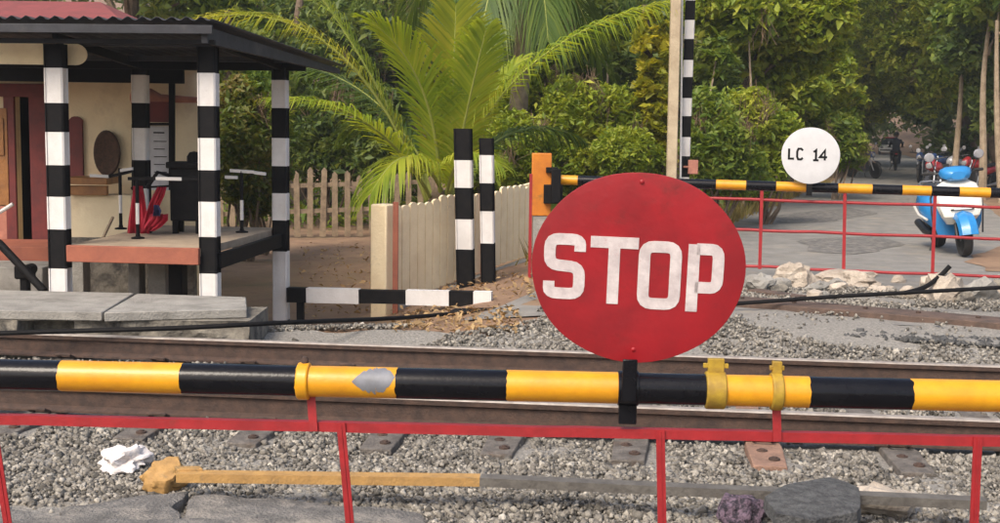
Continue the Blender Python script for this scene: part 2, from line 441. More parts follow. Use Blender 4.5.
def limb(mb, a, b, r0, r1, n=7, wob=0.08, steps=6):
    a, b = Vector(a), Vector(b); L = (b - a).length
    pts, rad = [], []
    o1 = Vector((random.uniform(-1, 1), random.uniform(-1, 1), 0)) * wob * L * .5; o2 = Vector((random.uniform(-1, 1), random.uniform(-1, 1), 0)) * wob * L * .2
    for i in range(steps + 1):
        t = i / steps
        pts.append(a.lerp(b, t) + o1 * math.sin(math.pi * t) + o2 * math.sin(2 * math.pi * t)); rad.append(r0 + (r1 - r0) * t)
    mb.tube(pts, rad, n)

def tree(name, label, base, top, r0, clumps, n, size, lm, group=None, cat='tree', bark='bark', elong=1.9, seed=1, fork=0.55, tw=0):
    """trunk from base to top, limbs to each clump, crown of leaves"""
    rs = np.random.default_rng(seed); random.seed(seed)
    base, top = Vector(base), Vector(top)
    t = thing(name, label, cat, base, group=group)
    mb = MB()
    limb(mb, base - Vector((0, 0, 0.15)), top, r0, r0 * 0.4, 9, 0.05, 10)
    for c, r in clumps:
        f = random.uniform(fork, 0.95)
        limb(mb, base.lerp(top, f), Vector(c), r0 * 0.35, r0 * 0.08, 6, 0.2, 6)
    mb.build('trunk', bark, t)
    P = cloud(clumps, n, rs)
    V, F = leaf_quads(P, size, elong, rs=rs)
    np_mesh('crown', V, F, lm, t)
    if tw:
        V, F = twigs(clumps, tw, rs, w=size * .07, L=(size * 4, size * 11))
        np_mesh('twigs', V, F, 'twig', t)['kind'] = 'stuff'
    return t

def shrub(name, label, base, clumps, n, size, lm, group=None, cat='shrub', elong=2.0, seed=1, up=0.5):
    rs = np.random.default_rng(seed); random.seed(seed)
    base = Vector(base)
    t = thing(name, label, cat, base, group=group)
    mb = MB()
    for c, r in clumps:
        c = Vector(c)
        for q in range(3):
            e = c + Vector((random.uniform(-1, 1) * r[0], random.uniform(-1, 1) * r[1], random.uniform(-.2, 1) * r[2])) * 0.7
            limb(mb, base + Vector((random.uniform(-.1, .1), random.uniform(-.1, .1), -0.1)), e, 0.03, 0.008, 5, 0.25, 5)
    mb.build('stem', 'bark', t)
    P = cloud(clumps, n, rs, shell=0.4)
    V, F = leaf_quads(P, size, elong, up=up, rs=rs)
    keep = None
    np_mesh('foliage', V, F, lm, t)
    V, F = twigs(clumps, n // 45, rs, w=size * .10, L=(size * 4, size * 12))
    np_mesh('twigs', V, F, 'twig', t)['kind'] = 'stuff'
    return t

def frond(par, p0, p1, p2, lm, lmax=0.9, n=60, width=0.035, droop=0.45, seed=0, stalk=0.12, rr=0.028, spread=0.75):
    """a palm leaf: midrib along a bent curve, two rows of narrow drooping leaflets"""
    rs = random.Random(seed)
    p0, p1, p2 = Vector(p0), Vector(p1), Vector(p2)
    pt = lambda t: p0 * (1 - t) ** 2 + p1 * 2 * t * (1 - t) + p2 * t * t
    dr = lambda t: ((p1 - p0) * (1 - t) + (p2 - p1) * t).normalized()
    V, F = [], []
    for i in range(n):
        t = stalk + (1 - stalk) * i / (n - 1)
        p, d = pt(t), dr(t)
        side = d.cross(Vector((0, 0, 1)))
        if side.length < 0.25: side = side + Vector((1, 0.2, 0)) * 0.6
        side.normalize()
        upv = side.cross(d).normalized()
        L = lmax * (math.sin(math.pi * (0.12 + 0.80 * (t - stalk) / (1 - stalk))) ** 0.7) * rs.uniform(0.82, 1.1)
        for sgn in (-1, 1):
            jit = Vector((rs.uniform(-.1, .1), rs.uniform(-.1, .1), rs.uniform(-.1, .1)))
            dirn = (side * sgn * spread + d * (0.75 + 0.5 * t) + upv * 0.28 + jit).normalized()
            w = width * rs.uniform(0.8, 1.2)
            wv = dirn.cross(upv + jit * 0.8).normalized() * w
            a = p
            m1 = a + dirn * L * 0.4 + Vector((0, 0, -1)) * L * droop * 0.10
            m2 = a + dirn * L * 0.75 + Vector((0, 0, -1)) * L * droop * 0.42
            e = a + dirn * L * 0.95 + Vector((0, 0, -1)) * L * droop * 0.95
            o = len(V)
            V += [a - wv * 0.3, a + wv * 0.3, m1 - wv * 0.5, m1 + wv * 0.5, m2 - wv * 0.38, m2 + wv * 0.38, e]
            F += [(o, o + 1, o + 3), (o, o + 3, o + 2), (o + 2, o + 3, o + 5), (o + 2, o + 5, o + 4), (o + 4, o + 5, o + 6)]
    fr = np_mesh('frond', [tuple(v) for v in V], F, lm, par)
    mb = MB(); N_ = 14
    mb.tube([pt(i / N_) for i in range(N_ + 1)], [rr * (1 - 0.85 * i / N_) for i in range(N_ + 1)], 6)
    mb.build('midrib', 'midrib', fr)
    return fr

def rock(name, label, c, size, matname, seed=0, cat='rubble', group=None, sub=2, parent=None, rough=0.35, rz=None):
    bm = bmesh.new()
    bmesh.ops.create_icosphere(bm, subdivisions=sub, radius=0.5)
    off = Vector((seed * 3.7, seed * 1.3, seed * 2.1))
    rs = random.Random(seed)
    planes = [(Vector((rs.gauss(0, 1), rs.gauss(0, 1), rs.gauss(0, 1))).normalized(), rs.uniform(0.30, 0.44)) for _ in range(9)]
    rot = Matrix.Rotation(rs.uniform(0, 6.28) if rz is None else rz, 3, 'Z')
    for v in bm.verts:
        p = v.co.copy()
        for nrm, dd in planes:
            k = p.dot(nrm)
            if k > dd: p -= nrm * (k - dd)
        p += p.normalized() * rough * 0.2 * mnoise.noise(p * 6 + off)
        v.co = rot @ Vector((p.x * size[0], p.y * size[1], p.z * size[2])) * 1.2
    me = bpy.data.meshes.new(name); bm.to_mesh(me); bm.free()
    me.polygons.foreach_set('use_smooth', [True] * len(me.polygons)); me.set_sharp_from_angle(angle=R(28))
    me.materials.append(MATS[matname])
    o = bpy.data.objects.new(name, me); col.objects.link(o)
    o.location = c
    if label: tag(o, label, cat, group)
    return o

def striped_post(name, parent, base, top, zs, first_white, w, d, mats=('white_paint', 'black_matt'), rot=None):
    """square post with painted bands; zs are band limits (heights), base to top"""
    base, top = Vector(base), Vector(top)
    mb = MB()
    zs = [base.z] + [z for z in zs if base.z + 0.01 < z < top.z - 0.01] + [top.z]
    rot = rot or Matrix.Rotation(-TA, 3, 'Z')
    ch = 0.18
    prof = []
    for x, y in ((-1, -1), (1, -1), (1, 1), (-1, 1)):
        for q in ((1 - ch, 1), (1, 1 - ch)) if (x * y > 0) else ((1, 1 - ch), (1 - ch, 1)):
            prof.append((x * q[0], y * q[1]))
    n = len(prof); o = 0
    idx = 0 if first_white else 1
    for i, z in enumerate(zs):
        t = (z - base.z) / (top.z - base.z)
        c = base.lerp(top, t)
        for x, y in prof:
            mb.v.append(tuple(c + rot @ Vector((x * w / 2, y * d / 2, 0))))
    for i in range(len(zs) - 1):
        for k in range(n):
            mb.f.append((i * n + k, i * n + (k + 1) % n, (i + 1) * n + (k + 1) % n, (i + 1) * n + k)); mb.m.append((idx + i) % 2)
    mb.f.append(tuple(reversed(range(n)))); mb.m.append(idx)
    mb.f.append(tuple((len(zs) - 1) * n + k for k in range(n))); mb.m.append((idx + len(zs) - 2) % 2)
    return mb.build(name, list(mats), parent)
def post_px(px, ys, Y):
    """heights of band limits seen at rows ys on a post at depth Y"""
    return sorted(at(px, y, Y).z for y in ys)
# ================================================================== THE SETTING
def struct(o): o['kind'] = 'structure'; return o
def nonuni(lo, hi, c, fine, reach, grow=1.18):
    a = list(np.arange(c - reach, c + reach, fine)); s = fine
    x = a[-1]
    while x < hi: s *= grow; x += s; a.append(min(x, hi))
    s = fine; x = a[0]
    while x > lo: s *= grow; x -= s; a.insert(0, max(x, lo))
    return np.array(a)
def sheet(name, X, Y, matname, dz=0.0, jitter=0.0):
    gx, gy = np.meshgrid(X, Y)
    Z = gz(gx, gy) + dz
    if jitter:
        Z = Z + np.array([[mnoise.noise(Vector((x * 1.7, y * 1.7, 0))) * jitter for x, y in zip(rx, ry)] for rx, ry in zip(gx, gy)])
    V = np.stack([gx, gy, Z], -1).reshape(-1, 3)
    nx, ny = len(X), len(Y)
    i = (np.arange(ny - 1)[:, None] * nx + np.arange(nx - 1)[None]).ravel()
    F = np.stack([i, i + 1, i + nx + 1, i + nx], 1)
    return np_mesh(name, V, F, matname, smooth=True)
struct(sheet('ground', nonuni(-130, 170, 0, 0.3, 8), nonuni(-30, 210, 11, 0.25, 7), 'soil', -0.02))

# road beyond the track: follows the bend into the shade, with its ragged edges
def ribbon(name, left, right, step, matname, dz, rag=0.12, seed=3):
    def resample(pl):
        out = []
        for a, b in zip(pl[:-1], pl[1:]):
            k = max(1, int((Vector(b) - Vector(a)).length / step))
            out += [Vector(a).lerp(Vector(b), i / k) for i in range(k)]
        return out + [Vector(pl[-1])]
    n = 200
    def param(pl):
        rs = resample(pl); return [rs[int(round(i * (len(rs) - 1) / n))] for i in range(n + 1)]
    A, B = param(left), param(right)
    mb = MB(); K = 8
    for i in range(n + 1):
        a = A[i] + Vector((mnoise.noise(Vector((i * 0.7, seed, 0))) * rag, 0)); b = B[i] + Vector((mnoise.noise(Vector((i * 0.7, seed + 9, 0))) * rag, 0))
        for k in range(K + 1):
            p = a.lerp(b, k / K)
            mb.v.append((p.x, p.y, float(gz(p.x, p.y)) + dz))
    for i in range(n):
        for k in range(K):
            mb.f.append((i * (K + 1) + k, i * (K + 1) + k + 1, (i + 1) * (K + 1) + k + 1, (i + 1) * (K + 1) + k)); mb.m.append(0)
    return mb.build(name, matname, None, angle=80)
RL = [(-0.35, 10.6), (0.1, 11.6), (0.86, 13.0), (4.4, 23.0), (17.5, 60.0), (28.5, 100.0), (38, 150)]
RR = [(5.9, 9.9), (6.3, 11.5), (6.9, 13.0), (9.3, 23.0), (21.3, 60.0), (32.2, 100.0), (42, 150)]
struct(ribbon('road', RL, RR, 0.3, 'asphalt', 0.0))
# the road on the near side, up to its broken edge (mostly below the picture)
mb = MB()
edge = []
for i in range(41):
    u = -5 + i * 0.25
    edge.append((u, 4.72 + 0.10 * mnoise.noise(Vector((u * 2.1, 3.3, 0))) + 0.05 * mnoise.noise(Vector((u * 7, 1.3, 0)))))
V = [uv(u, v, -0.05) for u, v in edge] + [uv(u, -14, -0.05) for u, v in edge] + [uv(u, v + 0.03, -0.2) for u, v in edge]
n = len(edge)
mb.add(V, [(i, i + 1, n + i + 1, n + i) for i in range(n - 1)] + [(i + 1, i, 2 * n + i, 2 * n + i + 1) for i in range(n - 1)])
struct(mb.build('near_road', 'asphalt_broken', None, smooth=False))
# gravel formation under the track
U = np.linspace(-9, 9, 140); W = np.linspace(4.75, 9.9, 60)
mb = MB()
for v in W:
    for u in U:
        ext = 2.9 * float(sstep(-1.2, 0.8, u)) + 0.3 * mnoise.noise(Vector((u * 1.3, 3.2, 7))) + .12 * mnoise.noise(Vector((u * 5, 3.2, 7)))
        vv = v + ext * max(0, (v - 8.8) / 1.1)
        p = uv(u, vv)
        mb.v.append((p.x, p.y, float(gz(p.x, p.y)) + 0.004 + 0.02 * mnoise.noise(Vector((u * 3, v * 3, 1)))))
nu = len(U)
for j in range(len(W) - 1):
    for i in range(nu - 1):
        mb.f.append((j * nu + i, j * nu + i + 1, (j + 1) * nu + i + 1, (j + 1) * nu + i)); mb.m.append(0)
struct(mb.build('gravel_bed', 'gravel_bed', None, angle=80))

# ------------------------------------------------------------------ railway track
V_FAR, V_NEAR = 8.61, 6.93
trk = thing('railway_track', 'broad gauge railway track with rusty rails crossing the picture on concrete sleepers', 'railway track', uv(0, 7.77, -0.17))
RP = [(-0.068, 0), (0.068, 0), (0.068, 0.012), (0.012, 0.03), (0.010, 0.11), (0.032, 0.122), (0.034, 0.150), (0.026, 0.158), (-0.026, 0.158), (-0.034, 0.150), (-0.032, 0.122), (-0.010, 0.11), (-0.012, 0.03), (-0.068, 0.012)]
SL_TOP = -0.155
for v0 in (V_FAR, V_NEAR):
    mb = MB()
    secs = [[uv(u, v0 + a, SL_TOP + h) for a, h in RP] for u in np.linspace(-11, 11, 23)]
    mb.loft(secs)
    n = len(RP)
    mb.m = []
    for i in range(len(secs) - 1):
        for k in range(n): mb.m.append(1 if k in (6, 7, 8) else 0)
    mb.m += [0, 0]
    mb.build('rail', ['rail_rust', 'rail_head'], trk, angle=25)
slu0 = plane(372, 452, SL_TOP); u0, _ = to_uv(slu0.x, slu0.y)
SLU = [u0 + k * 0.69 for k in range(-9, 15)]
def sleeper_mesh():
    mb = MB(); L = 1.38
    for s_, e_ in ((-L, L),):
        secs = []
        for v, hw, h in ((-L, .085, .0), (-1.0, .095, .012), (-.5, .08, -.02), (.5, .08, -.02), (1.0, .095, .012), (L, .085, .0)):
            secs.append([Vector((-hw - .03, v, -.2)), Vector((hw + .03, v, -.2)), Vector((hw, v, h)), Vector((-hw, v, h))])
        mb.loft(secs)
    return mb
sl_first = None
for i, u in enumerate(SLU):
    if sl_first is None:
        o = sleeper_mesh().build('sleeper', 'sleeper_concrete', trk, bevel=0.006, org=Vector((0, 0, 0)))
        sl_first = o
        subs = []
        for s_ in (-1, 1):
            for q in (-1, 1):
                clip = MB(); c = Vector((0, s_ * 0.838 + q * 0.085, 0.012))
                clip.tube([c + Vector((-.05, -.02 * q, 0)), c + Vector((-.05, .05 * q, .03)), c + Vector((0, .06 * q, .035)), c + Vector((.05, .05 * q, .03)), c + Vector((.05, -.02 * q, .0))], 0.010, 6)
                subs.append(clip.build('rail_clip', 'rail_rust', o, org=Vector((0, 0, 0))))
            for hx, hv in ((-.02, 1.10), (.03, 1.26)):
                hole = MB(); hole.lathe([(0.030, -0.01), (0.030, 0.013), (0.016, 0.0135), (0.015, 0.02), (0.0, 0.021)], (hx, s_ * hv, 0.0), 10)
                subs.append(hole.build('bolt', 'rail_rust', o, org=Vector((0, 0, 0))))
    else:
        o = sl_first.copy(); col.objects.link(o); o.parent = trk
        for ch in subs:
            c = ch.copy(); col.objects.link(c); c.parent = o
    p = uv(u, 7.77, SL_TOP - 0.012) - Vector(trk.location)
    o.location = p
    o.rotation_euler = (0, 0, -TA + R(random.uniform(-2.5, 2.5)))
    if abs(u - (u0 + 3 * 0.69)) < 0.1:
        o.data = o.data.copy(); o.data.materials[0] = MATS['sleeper_rusty']; o['label'] = 'rust stained sleeper end'

# ------------------------------------------------------------------ ballast: loose stones
ICV = np.array([(x, y, z) for z in (-.75, .75) for x, y in ((-.75, -.75), (.75, -.75), (.75, .75), (-.75, .75))])
ICF = np.array([(0, 2, 1), (0, 3, 2), (4, 5, 6), (4, 6, 7), (0, 1, 5), (0, 5, 4), (1, 2, 6), (1, 6, 5), (2, 3, 7), (2, 7, 6), (3, 0, 4), (3, 4, 7)])
def stones(name, P, size, matname, label, cat='ballast', seed=4):
    rs = np.random.default_rng(seed); n = len(P)
    S = size * rs.lognormal(0, 0.30, (n, 1, 1)) * rs.uniform(0.6, 1.25, (n, 1, 3)); S[:, :, 2] *= 0.8
    lump = rs.uniform(0.55, 1.25, (n, len(ICV), 3))
    V = ICV[None] * lump
    q = rs.normal(size=(n, 4)); q /= np.linalg.norm(q, axis=1)[:, None]
    a, b, c, d = q.T
    RM = np.stack([np.stack([a*a+b*b-c*c-d*d, 2*(b*c-a*d), 2*(b*d+a*c)], -1), np.stack([2*(b*c+a*d), a*a-b*b+c*c-d*d, 2*(c*d-a*b)], -1), np.stack([2*(b*d-a*c), 2*(c*d+a*b), a*a-b*b-c*c+d*d], -1)], 1)
    V = np.einsum('nij,nkj->nki', RM, V * S) + P[:, None, :]
    F = (np.arange(n)[:, None, None] * len(ICV) + ICF[None]).reshape(-1, 3)
    o = np_mesh(name, V.reshape(-1, 3), F, matname)
    o['kind'] = 'stuff'; o['label'] = label; o['category'] = cat
    return o
def ballast_mat():
    m = M['ballast']; nt = m.node_tree; N = nt.nodes; L = nt.links
    b = N['Principled BSDF']; g = N.new('ShaderNodeNewGeometry')
    src = b.inputs['Base Color'].links[0].from_socket
    rp = N.new('ShaderNodeValToRGB'); el = rp.color_ramp.elements
    el[0].color = (0.30, 0.285, 0.26, 1); el[1].color = (1.55, 1.48, 1.38, 1)
    e = el.new(0.5); e.color = (0.85, 0.80, 0.74, 1)
    e = el.new(0.8); e.color = (1.1, 1.04, 0.95, 1)
    L.new(g.outputs['Random Per Island'], rp.inputs[0])
    mx = N.new('ShaderNodeMix'); mx.data_type = 'RGBA'; mx.blend_type = 'MULTIPLY'; mx.inputs['Factor'].default_value = 1
    L.new(src, mx.inputs[6]); L.new(rp.outputs[0], mx.inputs[7]); L.new(mx.outputs[2], b.inputs['Base Color'])
ballast_mat()
def scatter(n, u0_, u1_, v0_, v1_, lift, seed):
    rs = np.random.default_rng(seed)
    u = rs.uniform(u0_, u1_, n); v = rs.uniform(v0_, v1_, n)
    return u, v, rs
def ballast_points():
    out = []
    for n, a, b, c, d, lift in ((66000, -3.8, 3.8, 4.75, 6.86, 0.0), (15000, -4.6, 4.6, 7.02, 8.52, 0.02), (10000, -5.6, 5.6, 8.70, 9.35, 0.03), (12000, -0.9, 5.6, 9.3, 10.9, 0.012), (11000, 0.2, 5.4, 10.9, 12.75, 0.010), (5000, -3.3, -0.5, 9.3, 10.2, 0.008)):
        u, v, rs = scatter(n, a, b, c, d, lift, int(n))
        z = np.zeros(n)
        x = u * math.cos(TA) + v * math.sin(TA); y = -u * math.sin(TA) + v * math.cos(TA)
        hum = np.array([mnoise.noise(Vector((p * 1.6, q * 1.6, 2.0))) for p, q in zip(u, v)])
        z = gz(x, y) + lift + 0.025 * hum + rs.uniform(-.012, .02, n)
        du = np.min(np.abs(u[:, None] - np.array(SLU)[None]), axis=1)
        keep = ~((du < 0.115) & (np.abs(v - 7.77) < 1.40) & (rs.uniform(0, 1, n) > 0.04))
        # bare patches of fine material
        pat = np.array([mnoise.noise(Vector((p * 0.9 + 5, q * 1.3, 9.0))) for p, q in zip(u, v)])
        if c > 9.2: keep &= (pat > -0.12)
        # the asphalt slab lower left lies clear
        keep &= ~((u < -1.25) & (u > -2.95) & (v < 5.22) & (rs.uniform(0, 1, n) > 0.06))
        # the remaining strip of asphalt behind the far rail lies clear
        A_, B_, C_, D_ = plane(735, 317, -.06), plane(1010, 330, -.06), plane(735, 329, -.06), plane(1010, 345, -.06)
        t = (x - A_.x) / (B_.x - A_.x); yt = A_.y + (B_.y - A_.y) * t; yb = C_.y + (D_.y - C_.y) * (x - C_.x) / (D_.x - C_.x)
        keep &= ~((x > A_.x) & (y < yt + .15 * hum) & (y > yb + .15 * hum) & (rs.uniform(0, 1, n) > 0.07))
        out.append(np.stack([x, y, z], 1)[keep])
    return np.concatenate(out)
stones('ballast', ballast_points(), 0.0130, 'ballast', 'loose pale grey crushed stone ballast around the railway track')

# ------------------------------------------------------------------ asphalt patches and edge beams of the crossing
def slab(name, label, pts_px, z, th, matname, seed=1, cat='asphalt', rag=0.03, tilt=(0, 0)):
    """broken piece of paving: outline from points on the plane z, ragged, with thickness"""
    P = [plane(x, y, z) for x, y in pts_px]
    Q = []
    for i, a in enumerate(P):
        b = P[(i + 1) % len(P)]; k = max(2, int((b - a).length / 0.06))
        for j in range(k):
            q = a.lerp(b, j / k); nn = mnoise.noise(Vector((q.x * 9, q.y * 9, seed))) * rag
            d = (b - a).normalized(); Q.append(q + Vector((-d.y, d.x, 0)) * nn)
    c = sum(Q, Vector()) / len(Q)
    mb = MB()
    top = [q + Vector((0, 0, 0.012 * mnoise.noise(Vector((q.x * 4, q.y * 4, seed))) + tilt[0] * (q.x - c.x) + tilt[1] * (q.y - c.y))) for q in Q]
    inner = [c + (q - c) * 0.93 + Vector((0, 0, 0.006 + tilt[0] * (q.x - c.x) * .93 + tilt[1] * (q.y - c.y) * .93 - (0))) for q in Q]
    for i, q in enumerate(inner): inner[i] = Vector((q.x, q.y, top[i].z + 0.006))
    bot = [Vector((q.x, q.y, q.z - th)) + (q - c) * 0.03 for q in top]
    n = len(Q)
    mb.v = [tuple(p) for p in bot + top + inner] + [tuple(Vector((c.x, c.y, z + 0.012)))]
    for i in range(n):
        j = (i + 1) % n
        mb.f += [(i, j, n + j, n + i), (n + i, n + j, 2 * n + j, 2 * n + i), (2 * n + i, 2 * n + j, 3 * n)]; mb.m += [0, 0, 0]
    mb.f.append(tuple(reversed(range(n)))); mb.m.append(0)
    o = mb.build(name, matname, None, angle=30, org=Vector((c.x, c.y, z - th)))
    return tag(o, label, cat)
slab('asphalt_slab', 'large flat broken asphalt slab at the lower left beside the gravel', [(52, 530), (68, 508), (130, 497), (186, 492), (176, 512), (168, 530)], -0.135, 0.08, 'asphalt_broken', 2, rag=.05)
slab('asphalt_slab', 'cracked grey asphalt slab under the yellow bar at the left', [(176, 530), (188, 506), (196, 495), (300, 501), (350, 507), (420, 512), (440, 530)], -0.14, 0.08, 'asphalt_broken', 5, rag=.05)
slab('asphalt_patch', 'remaining strip of old asphalt between the far rail and the rusty beam', [(742, 318), (800, 312), (900, 315), (1010, 328), (1010, 346), (905, 336), (840, 331), (745, 330)], -0.055, 0.09, 'asphalt', 8, rag=0.06)
slab('asphalt_lump', 'dark rounded asphalt lump resting on the long steel bar at the lower right', [(765, 497), (790, 484), (830, 482), (861, 490), (857, 510), (815, 517), (775, 512)], 0.0, 0.05, 'asphalt_dark', 14, tilt=(0.0, 0.05), rag=0.02)

# long steel bar lying along the near side of the track, its left end painted yellow
a0 = plane(178, 472, -0.04); a1 = plane(480, 476, -0.04); a2 = plane(985, 499, -0.04)
ul, vl = to_uv(a0.x, a0.y); um, vm_ = to_uv(a1.x, a1.y); ur, vr = to_uv(a2.x, a2.y)
st = thing('steel_bar', 'long steel angle bar lying on the gravel, ochre yellow at its left half', 'steel bar', (a1.x, a1.y, -0.12))
def angle_bar(p, q, w, h, mb):
    d = (q - p).normalized(); s_ = Vector((-d.y, d.x, 0)); up = Vector((0, 0, 1)); t = 0.012
    sec = lambda c: [c - s_ * w / 2, c - s_ * w / 2 - up * h, c - s_ * (w / 2 - t) - up * h, c - s_ * (w / 2 - t) - up * t, c + s_ * w / 2 - up * t, c + s_ * w / 2]
    return mb.loft([sec(p.lerp(q, i / 6)) for i in range(7)])
up = Vector((0, 0, 1))
angle_bar(a0, a1, 0.075, 0.04, MB()).build('painted_half', 'ochre_paint', st)
angle_bar(a1 + TDIR * 0.003, a2, 0.075, 0.04, MB()).build('bare_half', 'old_steel', st)
mb = MB()
mb.prism([(-.02, 0), (.10, .015), (.13, -.03), (.02, -.055)], plane(178, 466, -.03), TDIR, TNRM, Vector((0, 0, -.02)))
mb.build('end_plate', 'ochre_paint', st, bevel=.003)
pe_ = ground_px(163, 497)
eo = rock('painted_stone', 'lumpy ochre painted stone at the left end of the long steel bar', (pe_.x, pe_.y + .06, pe_.z + .075), (.20, .17, .17), 'ochre_paint', 51, 'stone', sub=4, rz=.35, rough=.5)
for v in eo.data.vertices: v.co += v.co.normalized() * .008 * mnoise.noise(v.co * 16 + Vector((3, 1, 0)))
# rusty beam lying along the far side of the crossing
b0 = plane(660, 295, 0.03); b1 = plane(1100, 332, 0.03)
b0.z = b1.z = 0.03
bb = thing('rusty_beam', 'flat rusty brown steel beam lying along the far side of the crossing', 'steel beam', ((b0.x + b1.x) / 2, (b0.y + b1.y) / 2, -0.12))
mb = MB()
d = (b1 - b0).normalized(); s_ = Vector((-d.y, d.x, 0))
sec = lambda c: [c - s_ * .0 - up * .10, c - s_ * .0, c + s_ * .03 + up * 0.008, c + s_ * .30 + up * 0.012, c + s_ * .34, c + s_ * .34 - up * .1]
mb.loft([sec(b0.lerp(b1, i / 14) + up * 0.006 * mnoise.noise(Vector((i * .9, 0, 0)))) for i in range(15)])
mb.build('flange', 'rust_beam', bb, bevel=0.005)
mb = MB()
for t_ in (.2, .33, .5, .62, .75, .9):
    mb.lathe([(0.022, 0), (0.022, 0.012), (0.012, 0.016), (0, 0.017)], b0.lerp(b1, t_) + s_ * 0.15 + up * 0.012, 8)
mb.build('rivet', 'rail_rust', bb)
# short plank pieces left of it
mb = MB(); q0 = plane(752, 291, 0.0); q1 = plane(802, 298, 0.0)
mb.bar(q0, q1, 0.16, 0.04)
tag(mb.build('plank', 'rust_beam', None, bevel=0.005, org=on_ground((q0 + q1) / 2)), 'short brown plank end beside the stop disc behind the rusty beam', 'plank')

# ------------------------------------------------------------------ broken concrete and stones lying about
def rub(px, py, w, h, label, matname='rubble', seed=0, dp=None, name='concrete_chunk', cat='rubble', sub=3, rough=0.8):
    p = ground_px(px, py + h * 0.5)
    k = p.y / FPX
    W_, H_ = w * k, h * k
    p2 = p + Vector((0, (dp or W_ * 0.7) * 0.4, 0))
    return rock(name, label, (p2.x, p2.y, float(gz(p2.x, p2.y)) + H_ * 0.40), (W_ * .9, (dp or W_ * 0.7) * .9, H_ * 1.1), matname, seed, cat, sub=sub, rz=random.uniform(-.3, .3), rough=rough)
rub(795, 276, 36, 24, 'upright pale broken concrete chunk nearest the stop disc on the road edge', seed=1)
rub(762, 284, 34, 17, 'low grey concrete chunk between the stop disc and the upright chunk', 'concrete', seed=2)
rub(851, 279, 62, 15, 'long flat pale concrete slab piece lying beyond the rusty beam', seed=3)
rub(820, 287, 28, 10, 'small brown stone in front of the long flat concrete piece', 'concrete', seed=4)
rub(878, 290, 22, 8, 'small pale stone at the right end of the long concrete piece', seed=44)
rub(948, 287, 42, 34, 'tall pinkish broken concrete chunk under the black cable at the right', seed=5)
rub(984, 290, 40, 22, 'pale concrete block at the right edge of the picture beyond the rusty beam', 'concrete', seed=6)
rub(968, 299, 18, 14, 'dark stone between the two right hand concrete chunks', 'stonework', seed=7)
rub(890, 505, 72, 34, 'pale beige rock on the gravel at the bottom right', seed=8)
rub(905, 294, 20, 9, 'little grey stone behind the rusty beam below the scooter', 'concrete', seed=9)
rub(930, 296, 16, 9, 'little beige stone left of the tall pinkish chunk', seed=10)
rub(172, 295, 26, 12, 'white stone lying on the concrete slabs below the platform', 'white_cloth', seed=12, name='white_stone', cat='stone')
rq = random.Random(5)
for i in range(34):
    x_ = rq.uniform(745, 1010); y_ = rq.uniform(276, 294) + (x_ - 745) * .02; w_k = rq.uniform(8, 22)
    m_k = rq.choice(['rubble', 'concrete', 'rubble', 'stonework'])
    side = 'between the stop disc and the long flat piece' if x_ < 815 else 'in front of the long flat piece' if x_ < 900 else 'around the two big chunks at the right'
    o = rub(x_, y_, w_k, w_k * rq.uniform(.4, .7), ('tiny ' if w_k < 15 else 'small ') + {'rubble': 'pale beige', 'concrete': 'grey', 'stonework': 'dark'}[m_k] + ' broken piece of rubble ' + side, m_k, seed=60 + i, sub=2)
    o['group'] = 'small concrete pieces in the rubble band'
# crumbled asphalt edge along the far side of the gravel, right
mb_pts = []
rs = np.random.default_rng(21)
for i in range(420):
    t = rs.uniform(0, 1); px = 845 + 190 * t
    p = plane(px, 333 + 12 * t + rs.uniform(-3, 4), -0.064); mb_pts.append(p[:])
stones('asphalt_crumbs', np.array(mb_pts), 0.021, 'asphalt_dark', 'dark crumbled asphalt along the broken edge behind the far rail', 'asphalt', 9)
# sack of dark stones and the white cloth near the bar
p = ground_px(744, 538)
o = rock('sack', 'dark purplish grey woven sack on the gravel at the bottom centre right', (p.x, p.y + 0.1, p.z + 0.08), (0.17, 0.16, 0.17), 'sack', 31, 'sack', sub=4, rz=0.2, rough=0.5)
p = ground_px(124, 475)
o = rock('white_cloth', 'crumpled white cloth bundle beside the ochre bracket at the lower left', (p.x, p.y + 0.05, p.z + 0.05), (0.235, 0.17, 0.12), 'white_cloth', 33, 'cloth', sub=4, rz=0.3, rough=0.9)
for v in o.data.vertices:
    v.co += v.co.normalized() * 0.03 * mnoise.noise(v.co * 22)
# tufts of dead leaves beyond the far rail, at the low striped bar
def litter(px0, px1, py0, py1, n, seed):
    rs = np.random.default_rng(seed); P = []
    for i in range(n):
        q = ground_px(rs.uniform(px0, px1), rs.uniform(py0, py1))
        P.append((q.x, q.y, q.z + abs(rs.normal(0, 0.02)) + 0.012))
    return np.array(P)
L1 = np.concatenate([litter(392, 520, 309, 333, 420, 1), litter(395, 540, 275, 300, 300, 2), litter(300, 372, 245, 318, 300, 3)])
V, F = leaf_quads(L1, 0.028, 1.8, up=1.2, rs=np.random.default_rng(5))
o = np_mesh('leaf_litter', V, F, 'litter'); o['kind'] = 'stuff'; o['label'] = 'dry brown leaf litter on the ground around the low striped bar'; o['category'] = 'leaf litter'

